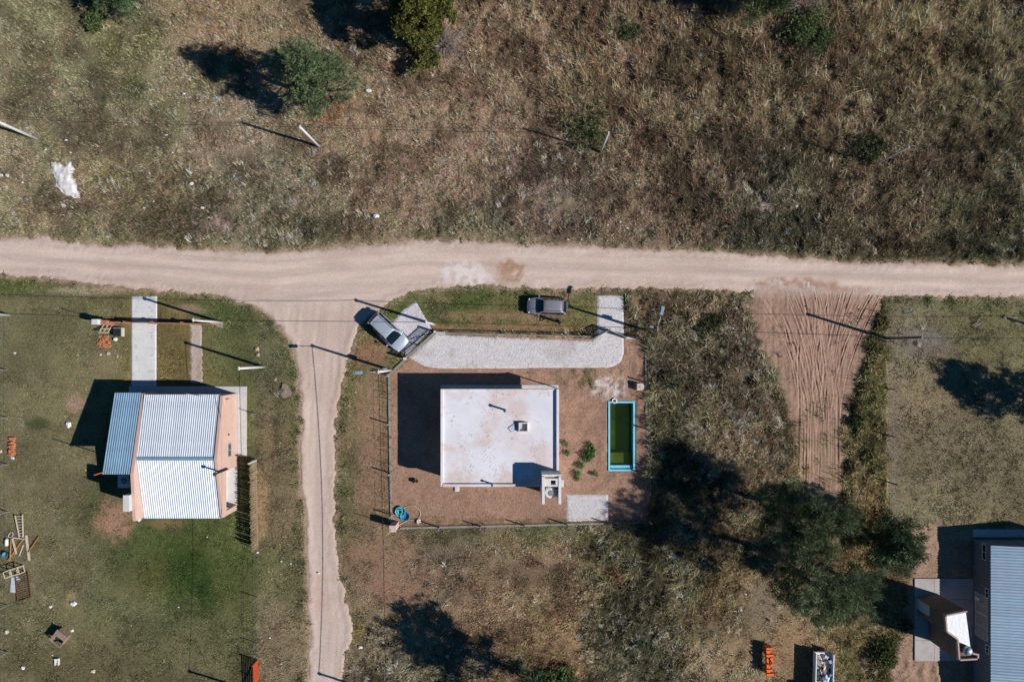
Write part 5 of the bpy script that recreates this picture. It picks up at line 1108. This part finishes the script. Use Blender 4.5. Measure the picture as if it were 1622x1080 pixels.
JUNK = [('rubbish_bag', 'pale blue plastic bag heaped in the pick-up bed, largest piece of its load', (196, 214, 228), (.28, .55, .95), .38), ('rubbish_bag', 'crumpled white bag lying at the tailgate end of the pick-up bed', (222, 214, 210), (-.1, 1.9, .85), .33), ('rubbish_bag', 'dark bag of rubbish beside the pale blue bag in the pick-up', (60, 62, 60), (-.35, .5, .85), .33),
        ('rubbish_bag', 'brown sack lying across the middle of the pick-up bed', (132, 98, 82), (.0, 1.25, .9), .35), ('rubbish_bag', 'small green bag squeezed along the side of the pick-up bed', (70, 92, 78), (-.45, 1.1, .85), .26), ('rubbish_bag', 'pinkish grey bag nearest the tailgate corner of the pick-up', (186, 168, 164), (-.5, 2.5, .86), .26), ('rubbish_bag', 'black bag wedged against the cab in the pick-up bed', (30, 32, 34), (.4, -.15, .8), .3), ('rubbish_bag', 'white and grey bag on the tailgate of the pick-up', (206, 204, 202), (.2, 2.55, .9), .25)]
for i, (nm, lb, c, p, r) in enumerate(JUNK): lump('junk_%d' % i, c, inbed(p[0], p[1], p[2] - .05), r, 20 + i, None, nm, lb, cat='bag', group='rubbish load in the pick-up')
for i in range(26):
    c = [(214, 208, 204), (120, 84, 60), (60, 70, 72), (160, 140, 130), (40, 42, 44), (170, 186, 196)][i % 6]; o = MB().obox((0, 0, 0), rg.uniform(.15, .45), rg.uniform(.08, .25), .05, rg.uniform(0, 3)).build('scrap', mat('junk_s%d' % (i % 6), c, .8), None); o.location = inbed(rg.uniform(-.6, .6), rg.uniform(-.3, 2.7), rg.uniform(.86, 1.15)); o.rotation_euler = (rg.uniform(-.5, .5), rg.uniform(-.5, .5), 0)
    tag(o, ['white', 'brown', 'dark teal', 'grey beige', 'black', 'pale blue'][i % 6] + ' scrap of board in the heap of rubbish on the pick-up', 'scrap', 'scraps in the pick-up bed')
# orange farm implement
OR = mat('orange_paint', (232, 112, 44), .5, var=.08, scale=3, dirt=(150, 80, 44), dscale=2, damt=.3)
t = thing('farm_implement', 'orange steel farm implement with a notched frame left of the pick-up', 'implement', V(1213, 1040), math.radians(1)); b = MB()
b.box(-.22, .10, -1.35, 1.25, .55, .85); b.build('main_beam', OR, t); MB().box(.10, .34, -.45, .35, .5, .95).build('gearbox', OR, t)
for y, w in ((-1.25, .42), (-.85, .28), (.55, .40), (.95, .24), (1.2, .34)): MB().box(-.28, -.28 + w + .25, y - .09, y + .09, .1, .98).build('tine_arm', OR, t)
MB().bar((-.1, -.3, .9), (.15, 0, 1.35), .1).bar((-.1, .3, .9), (.15, 0, 1.35), .1).build('hitch', OR, t)
for y in (-1.3, 1.22): MB().box(-.2, .08, y - .04, y + .04, -.05, .6).build('skid', OR, t)
MB().tube([(-.05, -1.2, .4), (-.05, 1.1, .4)], .14, 10).build('roller', DARK_METAL, t, True)

# ------------------------------------------------------------------ the person beside the grey car
def person():
    base = V(884, 509.5)
    sk = {}; V_ = []; E_ = []; Rr = []
    def j(p, r, par=None):
        V_.append(Vector(p)); Rr.append(r); i = len(V_) - 1
        if par is not None: E_.append((par, i))
        return i
    pel = j((0, 0, .95), .15); sp = j((0, .01, 1.15), .145, pel); ch = j((0, .02, 1.34), .165, sp); nk = j((0, .03, 1.49), .07, ch); hd0 = j((0, .045, 1.56), .075, nk); hd = j((0, .07, 1.64), .105, hd0); tp = j((0, .05, 1.71), .085, hd)
    fp = []
    for s in (-1, 1):
        hip = j((s * .10, 0, .88), .105, pel); kn = j((s * .13, .03, .49), .068, hip); an = j((s * .15, -.01, .09), .045, kn); toe = j((s * .18, .15, .045), .04, an)
        sh = j((s * .17, .01, 1.42), .075, ch); el = j((s * .27, .02, 1.14), .05, sh); wr = j((s * .13, .27, 1.10), .033, el); pm = j((s * .09, .34, 1.11), .036, wr)
        for k in range(4):
            f1 = j((s * (.10 - .02 * k), .39 + (.01 if k in (1, 2) else 0), 1.13 - .012 * k), .011, pm); j((s * (.075 - .022 * k), .42, 1.125 - .012 * k), .009, f1)
        th = j((s * .06, .335, 1.14), .012, pm); j((s * .035, .36, 1.155), .010, th)
    me = bpy.data.meshes.new('person'); me.from_pydata(V_, E_, []); o = bpy.data.objects.new('person', me); COL.objects.link(o)
    sm = o.modifiers.new('skin', 'SKIN'); sm.use_smooth_shade = True
    for i, v in enumerate(me.skin_vertices[0].data): v.radius = (Rr[i], Rr[i]); v.use_root = (i == 0)
    ss = o.modifiers.new('sub', 'SUBSURF'); ss.levels = 1; ss.render_levels = 1
    dg = bpy.context.evaluated_depsgraph_get(); dg.update(); m2 = bpy.data.meshes.new_from_object(o.evaluated_get(dg)); o.modifiers.clear(); o.data = m2
    m2.materials.clear()
    for k in (mat('dark_jacket', (26, 28, 32), .9), mat('dark_jeans', (30, 34, 44), .9), mat('skin', (176, 128, 104), .6), mat('dark_shoe', (24, 22, 22), .7)): m2.materials.append(k)
    for p in m2.polygons:
        c = p.center; p.use_smooth = True
        p.material_index = 3 if c.z < .10 else 1 if c.z < .92 else 2 if (c.z > 1.50 or (c.y > .27 and c.z < 1.25)) else 0
    o.location = base; o.rotation_euler = (0, 0, math.radians(140)); tag(o, 'person in dark clothes standing beside the grey hatchback, holding a remote control', 'person')
    h = MB(); h.lathe((0, .04, 1.64), [(.118, 0), (.122, .04), (.105, .09), (.06, .125), (.01, .135)], 14); h.build('hair', mat('dark_hair', (28, 22, 18), .8), o, True)
    f = MB(); f.add([(-.016, .165, 1.62), (.016, .165, 1.62), (0, .165, 1.66), (0, .198, 1.625)], [(0, 1, 3), (1, 2, 3), (2, 0, 3), (0, 2, 1)]); f.build('nose', MATS['skin'], o)
    for s in (-1, 1):
        MB().lathe((s * .038, .163, 1.648), [(.004, -.01), (.012, 0), (.004, .01)], 8).build('eye', mat('eye', (30, 26, 24), .3), o); MB().obox((s * .108, .05, 1.60), .02, .035, .06).build('ear', MATS['skin'], o)
    MB().obox((0, .168, 1.583), .045, .01, .01).build('mouth', mat('lips', (140, 80, 72), .5), o)
    rc = thing('remote_control', 'small dark remote control held by the person beside the grey hatchback', 'remote control', base, math.radians(140))
    MB().obox((0, .40, 1.10), .15, .09, .05).build('case', PLASTIC, rc); MB().bar((-.05, .42, 1.15), (-.06, .46, 1.25), .015).bar((.05, .42, 1.15), (.06, .46, 1.25), .015).build('aerial', PLASTIC, rc)
person()

# ------------------------------------------------------------------ things in the yard of the middle house
t = thing('pump_cover', 'cream rounded pump cover beside the right yard fence', 'pump cover', V(1012, 612)); p = []
p = [(-.30, -.33), (.08, -.33)] + [(.08 + .33 * math.sin(a), -.33 * math.cos(a)) for a in [k * math.pi / 8 for k in range(1, 8)]] + [(.08, .33), (-.30, .33)]
CR = mat('cream_plastic', (208, 196, 182), .5)
MB().prism(p, -.05, .62).build('cover', CR, t); MB().prism([(x * .9, y * .9) for x, y in p], .62, .68).build('lid', CR, t); MB().box(-.12, -.08, -.12, .12, .68, .70).build('handle', DARK_METAL, t)
def tub(label, px, py, r, h, rgb, seed=0, cat='tub', nm='tub', inner=None):
    t = thing(nm, label, cat, V(px, py)); m_ = mat(nm + '_%d' % seed, rgb, .4); MB().lathe((0, 0, .0), [(r * .8, 0), (r, h), (r * 1.08, h), (r * 1.06, h - .03), (r * .92, h - .03), (r * .74, .05)], 20).build('shell', m_, t, True); return t
t1 = tub('blue plastic paddling tub nearest the rendered meter pillar', 642, 816.5, .42, .28, (36, 124, 170), 1)
t2 = tub('turquoise plastic tub holding a coil of hose by the yard fence', 634.5, 809.5, .46, .24, (70, 168, 178), 2)
HOSE = mat('pale_hose', (202, 206, 168), .5); HOSET = mat('turquoise_hose', (96, 196, 196), .5)
def hose(label, pts, m, r=.022, z=.06, nm='garden_hose'):
    P = [V(*p[:2], p[2] if len(p) > 2 else z) for p in pts]; Q = []
    for i in range(len(P) - 1):
        p0, p1, p2, p3 = P[max(i - 1, 0)], P[i], P[i + 1], P[min(i + 2, len(P) - 1)]
        for k in range(6):
            s = k / 6; Q.append(.5 * ((2 * p1) + (p2 - p0) * s + (2 * p0 - 5 * p1 + 4 * p2 - p3) * s * s + (3 * p1 - p0 - 3 * p2 + p3) * s ** 3))
    Q.append(P[-1]); o0 = Q[0].copy(); o = MB(o0).tube(Q, r, 6).build(nm, m, None, True); o.location = o0; return tag(o, label, 'hose')
hose('long pale garden hose looped across the dirt by the fence corner', [(638, 806), (644, 802), (654, 800.5), (662, 805), (666, 812), (664, 819), (656, 822.5), (646, 824), (637, 828), (631, 832)], HOSE)
hose('turquoise hose coiled in the tub', [(634.5 + (3 + .5 * (k % 3)) * math.cos(k * 1.1), 809.5 + (3 + .5 * (k % 3)) * math.sin(k * 1.1), .14 + .012 * k) for k in range(18)], HOSET, .025)
hose('dark hose curling on the dirt above the pool corner', [(1022, 622), (1014, 622), (1009, 628), (1010, 637), (1016, 641), (1021, 639)], CABLE, .018, .04)
lump('pinkbag', (212, 184, 172), V(663, 825, .12), .22, 5, None, 'bag', 'small pinkish bag beside the loop of pale hose', cat='bag')
t = tub('small yellow and black tub on the dirt left of the flat-roofed house', 660, 761, .2, .3, (196, 168, 60), 3); MB().lathe((-.25, .02, 0), [(.16, 0), (.2, .3), (.16, .32)], 12).build('black_can', PLASTIC, t, True)
t = thing('inspection_cover', 'small square white inspection box behind the flat-roofed house', 'box', V(724, 774)); MB().obox((0, 0, -.05), .42, .42, .2).build('box', WALLW, t); MB().obox((0, 0, .15), .3, .3, .03).build('lid', CONC, t)
# ------------------------------------------------------------------ the left lawn
WOODP = mat('pale_timber', (196, 182, 160), .85, var=.12, scale=5); WOODO = mat('orange_timber', (184, 128, 76), .85, var=.12)
t = thing('ladder', 'whitish wooden ladder lying on the left lawn above the timber pile', 'ladder', V(33, 832)); off = V(33, 832)
for a, c in (((27.5, 815), (32, 850)), ((39, 814), (38, 850))): MB(off).bar(V(*a, .3), V(*c, .12), .07, .09).build('rail', WOODP, t)
for k in range(8): s = (k + .5) / 8; MB(off).bar(V(27.5 + 4.5 * s, 815 + 35 * s, .3 - .18 * s), V(39 - s, 814 + 36 * s, .3 - .18 * s), .05).build('rung', WOODP, t)
planks = [((42, 847), (47, 887), .22, WOODP, 'thick pale plank at the right of the timber pile'), ((38, 853), (14, 887), .10, WOODO, 'orange plank lying diagonally across the timber pile'), ((20, 852), (18, 888), .09, WOODO, 'straight orange lath at the left of the timber pile'), ((23, 851), (29, 876), .16, WOODP, 'grey white plank lying between two orange laths'), ((38, 862), (31, 880), .10, WOODP, 'short pale offcut leaning inside the timber pile'), ((18, 850), (40, 853), .12, WOODP, 'pale board lying across the top of the timber pile'), ((64, 849), (47, 874), .05, WOODO, 'thin yellowish lath lying in the grass right of the timber pile')]
for i, (a, c, w, m_, lb) in enumerate(planks):
    z = .06 + .07 * (i % 4); o0 = V(*a); o = MB(o0).bar(V(*a, z), V(*c, z), w, .05).build('plank', m_); o.location = o0; tag(o, lb, 'plank', 'timber pile on the left lawn')
t = thing('gas_bottle', 'white gas bottle lying beside the timber pile', 'gas bottle', V(12.5, 858)); MB().tube([(0, -.34, .17), (0, -.28, .17), (0, .28, .17), (0, .34, .17)], [.08, .16, .16, .1], 14).build('cylinder', mat('bottle_white', (216, 214, 208), .4), t, True); MB().tube([(0, .34, .17), (0, .42, .17)], .05, 8).build('valve', STEEL, t)
t = tub('teal blue bucket on the grass left of the timber pile', 12, 877, .26, .36, (58, 146, 166), 4, 'bucket', 'bucket'); MB().tube([(-.27, 0, .36), (0, -.1, .44), (.27, 0, .36)], .012, 5).build('handle', STEEL, t)
hose('white cable coil by the gas bottle', [(14, 850), (16, 844), (20, 842), (22, 846), (19, 850), (15, 849)], mat('cream_cable', (200, 190, 176), .6), .03, .1, 'cable_coil')
t = thing('crate_frame', 'white open crate frame standing beside its shadow on the left lawn', 'crate', V(28, 903), math.radians(17)); b = None
for x, y in ((-.72, -.3), (0, -.3), (.72, -.3), (-.72, .3), (0, .3), (.72, .3)): MB().obox((x, y, -.02), .07, .07, .85).build('leg', WOODP, t)
for z in (.12, .83):
    for y in (-.3, .3): MB().bar((-.72, y, z), (.72, y, z), .06).build('rail', WOODP, t)
    for x in (-.72, 0, .72): MB().bar((x, -.3, z + .004), (x, .3, z + .004), .06).build('rail', WOODP, t)
t = thing('panel', 'pale blue white sheet lying on the grass below the crate frame', 'panel', V(21, 925)); off = V(21, 925); MB(off).prism([V(*p).xy for p in ((17, 937), (25, 938), (26, 914), (19, 913))], .05, .09).build('sheet', mat('pale_panel', (186, 194, 202), .6, var=.1, scale=4), t); MB(off).bar(V(25, 912, .1), V(32, 918, .1), .3, .03).build('scrap', mat('pale_panel', (186, 194, 202)), t)
RUST = mat('rust', (104, 68, 52), .95, var=.25, scale=6)
t = thing('bed_frame', 'rusty wire bed base lying in the grass below the crate frame', 'bed base', V(38, 930)); off = V(38, 930); c4 = [(26, 908), (46, 905), (51, 945), (30, 952)]
for a, c in zip(c4, c4[1:] + c4[:1]): MB(off).bar(V(*a, .16), V(*c, .16), .07).build('frame_bar', RUST, t)
for k in range(1, 12): s = k / 12; MB(off).bar(V(26 + 4 * s, 908 + 44 * s, .15), V(46 + 5 * s, 905 + 40 * s, .15), .035).build('slat', RUST, t)
t = thing('dog_house', 'small wooden dog house with a dark doorway on the left lawn', 'dog house', V(101, 1006), math.radians(-38))
DHW = mat('old_board', (150, 126, 112), .9, var=.15, scale=4)
for x0, x1, y0, y1 in ((-.55, -.48, -.55, .6), (.48, .55, -.55, .6), (-.48, .48, .53, .6)): MB().box(x0, x1, y0, y1, -.02, .7).build('side_board', DHW, t)
MB().box(-.62, -.3, -.6, .66, .75, .80).build('roof_board', DHW, t); MB().box(-.29, .62, .12, .66, .75, .80).build('roof_board', DHW, t); MB().box(-.29, .62, -.62, -.54, .70, .76).build('front_rail', DHW, t); MB().box(.54, .62, -.53, .11, .70, .76).build('side_rail', DHW, t)
MB().box(-.47, .47, -.5, .5, .25, .3).build('opening_shade_panel', mat('opening_shade_blue', (34, 52, 72), .8), t)  # dark blue panel, painted as the shade inside the opening
# by the front fence
t = thing('pallet_frame', 'pale timber frame standing against the meter pillar', 'frame', V(171, 521)); 
for x in (-.42, 0, .42): MB().bar((x, .38, .02), (x, -.38, .75), .07).build('upright', WOODP, t)
for k in (0, .5, 1): MB().bar((-.46, .38 - .76 * k, .06 + .73 * k), (.46, .38 - .76 * k, .06 + .73 * k), .08, .05).build('slat', WOODP, t)
t = thing('storage_box', 'black box with a pale side standing by the concrete drive', 'box', V(191, 526)); MB().box(-.42, .3, -.4, .36, -.02, .5).build('box', mat('charcoal', (38, 44, 54), .6), t); MB().box(.303, .40, -.42, .40, -.02, .45).build('side', WOODP, t); MB().box(-.42, .3, .363, .40, -.02, .52).build('side', WOODP, t)
bag = lump('white_ball', (222, 220, 214), V(184, 537, .14), .18, 2, None, 'bag', 'round white bag below the black box', cat='bag')
def bricks(label, px, py, nx, ny, nz, seed, spread, group=None, n=None):
    t = thing('brick_pile', label, 'brick pile', V(px, py), 0); rg = random.Random(seed); me = None
    B_ = mat('loose_brick', (202, 126, 90), .9, var=.15, scale=10)
    for k in range(nz):
        for j in range(ny):
            for i in range(nx):
                if rg.random() < .12 * (k + 1): continue
                o = MB().obox((0, 0, 0), .24, .115, .08).build('brick', B_, t) if me is None else me.copy()
                if me is not None: COL.objects.link(o)
                me = me or o; o.location = ((i - nx / 2) * .26 + rg.gauss(0, spread), (j - ny / 2) * .14 + rg.gauss(0, spread), k * .082); o.rotation_euler = (0, 0, rg.gauss(0, .14 + spread))
bricks('neat orange stack of loose bricks near the left edge', 22.5, 706, 2, 13, 3, 4, .03)
bricks('small scattered heap of orange bricks below the pale timber frame', 168, 541, 4, 7, 2, 9, .10)
for i, (x, y, r) in enumerate(((160, 561, .2), (172, 560, .26), (186.5, 564, .16))): lump('pale_stone', (176, 168, 152), V(x, y, .02), r * .7, 30 + i, None, 'stone', ['flat whitish stone, left one of three on the lawn by the concrete drive', 'largest whitish stone on the lawn by the concrete drive', 'smallest whitish stone on the lawn, closest to the concrete drive'][i], cat='stone', group='stones by the concrete drive')
lump('white_bag', (226, 226, 226), V(110, 672, .1), .28, 40, None, 'bag', 'white bag on the lawn below the round bare patch', cat='bag', sq=(.8, 1.1, .5))
lump('white_bag', (226, 226, 226), V(222, 821, .12), .22, 41, None, 'bag', 'small white bag at the back corner of the salmon house', cat='bag'); lump('black_bag', (26, 26, 28), V(218.5, 818.5, .14), .22, 42, None, 'bag', 'small black bag at the back corner of the salmon house', cat='bag')
t = thing('stool', 'small white plastic stool lying on the left lawn', 'stool', V(91.5, 1047)); MB().box(-.2, .2, .22, .34, 0, .25).box(-.2, -.12, -.3, .22, 0, .2).box(.12, .2, -.3, .22, 0, .2).build('frame', mat('stool_white', (214, 212, 206), .5), t); MB().box(-.12, .12, -.1, .22, .03, .06).build('seat', mat('stool_white', (214, 212, 206), .5), t)
LIT = [(118, 955, .28, (220, 220, 220)), (80, 960, .2, (206, 200, 192)), (11, 1000, .24, (210, 204, 180)), (37, 1057, .22, (224, 224, 224)), (148, 1062, .22, (208, 190, 160)), (115, 998, .16, (200, 200, 186)), (24, 559, .12, (220, 220, 220)), (1, 715, .2, (214, 214, 210)), (21, 725, .18, (190, 186, 180)), (83, 1037, .08, (220, 220, 216)), (283, 961, .08, (214, 222, 220)), (328, 850, .08, (220, 220, 220)), (208, 990, .06, (220, 220, 220))]
for i, (x, y, r, c) in enumerate(LIT): lump('litter_%d' % (i % 5), c, V(x, y, r * .3), r, 60 + i, None, 'litter', 'pale scrap of litter lying on the left lawn', cat='litter', group='litter on the left lawn', sq=(1, .8, .5))
LIT2 = [(585, 145, .28), (265, 215, .14), (107, 223, .14), (275, 243, .10), (114, 243, .12), (293, 150, .16), (2, 279, .3), (14, 279, .22), (38, 290, .12), (305, 292, .2), (322, 330, .2), (597, 343, .3), (595, 342, .22), (245, 320, .1), (982, 352, .12), (993, 362, .12), (962, 357, .1), (900, 380, .1), (921, 380, .08), (1260, 327, .18), (75, 238, .1), (400, 173, .1), (230, 330, .14), (1330, 446, .0)]
for i, (x, y, r) in enumerate(LIT2): 
    if r > 0: lump('litter_f%d' % (i % 3), [(224, 222, 218), (208, 204, 198), (226, 226, 226)][i % 3], V(x, y, .22), r, 90 + i, None, 'litter', 'white scrap of litter caught in the rough field above the road', cat='litter', group='litter in the top field', sq=(1, .6, .5))
LIT3 = [(571, 1024, .2), (608, 1015, .2), (505, 907, .12), (428, 1009, .1), (446, 1050, .1), (446, 888, .1), (461, 892, .1), (408, 874, .16), (1180, 940, .12)]
for i, (x, y, r) in enumerate(LIT3): lump('litter_f%d' % (i % 3), (222, 220, 214), V(x, y, .1), r, 120 + i, None, 'litter', 'white scrap of litter on the verges of the side road', cat='litter', group='litter along the side road', sq=(1, .7, .5))
lump('grey_mound', (128, 112, 98), V(452, 619, .0), .78, 77, None, 'earth_mound', 'heap of grey brown earth at the edge of the side road', cat='mound', sq=(.85, .95, .4), rough=1)
for i, (x, y, r) in enumerate(((407, 553, .22), (409, 562, .2), (436, 601, .16))): lump('verge_stone', (172, 152, 132), V(x, y, .05), r, 140 + i, None, 'stone', 'pale stone lying on the verge left of the road junction', cat='stone', group='stones on the junction verge')
import OpenImageIO as oiio, numpy as np, sys
im=oiio.ImageBuf('/workdir/render_main.png').get_pixels(oiio.UINT8)
k=im.shape[1]/1622
for nm,(x,y,r) in dict(yard=(760,800,8),yardshade=(660,680,8),roof=(760,700,8),roofshade=(840,755,5),road=(500,420,8),track=(1280,600,10),topmid=(700,250,25),topright=(1450,150,25),topleft=(100,150,25),lawn=(80,600,25),past=(1500,700,25),botmid=(850,920,20),silver=(1040,1000,25),zinc=(290,760,10),zincb=(195,690,8),gravel=(800,560,8),right=(1150,600,25)).items():
    x,y,r=[int(v*k) for v in (x,y,r)]; a=im[y-r:y+r,x-r:x+r,:3].reshape(-1,3); print(nm,a.mean(0).round(),a.std(0).round())
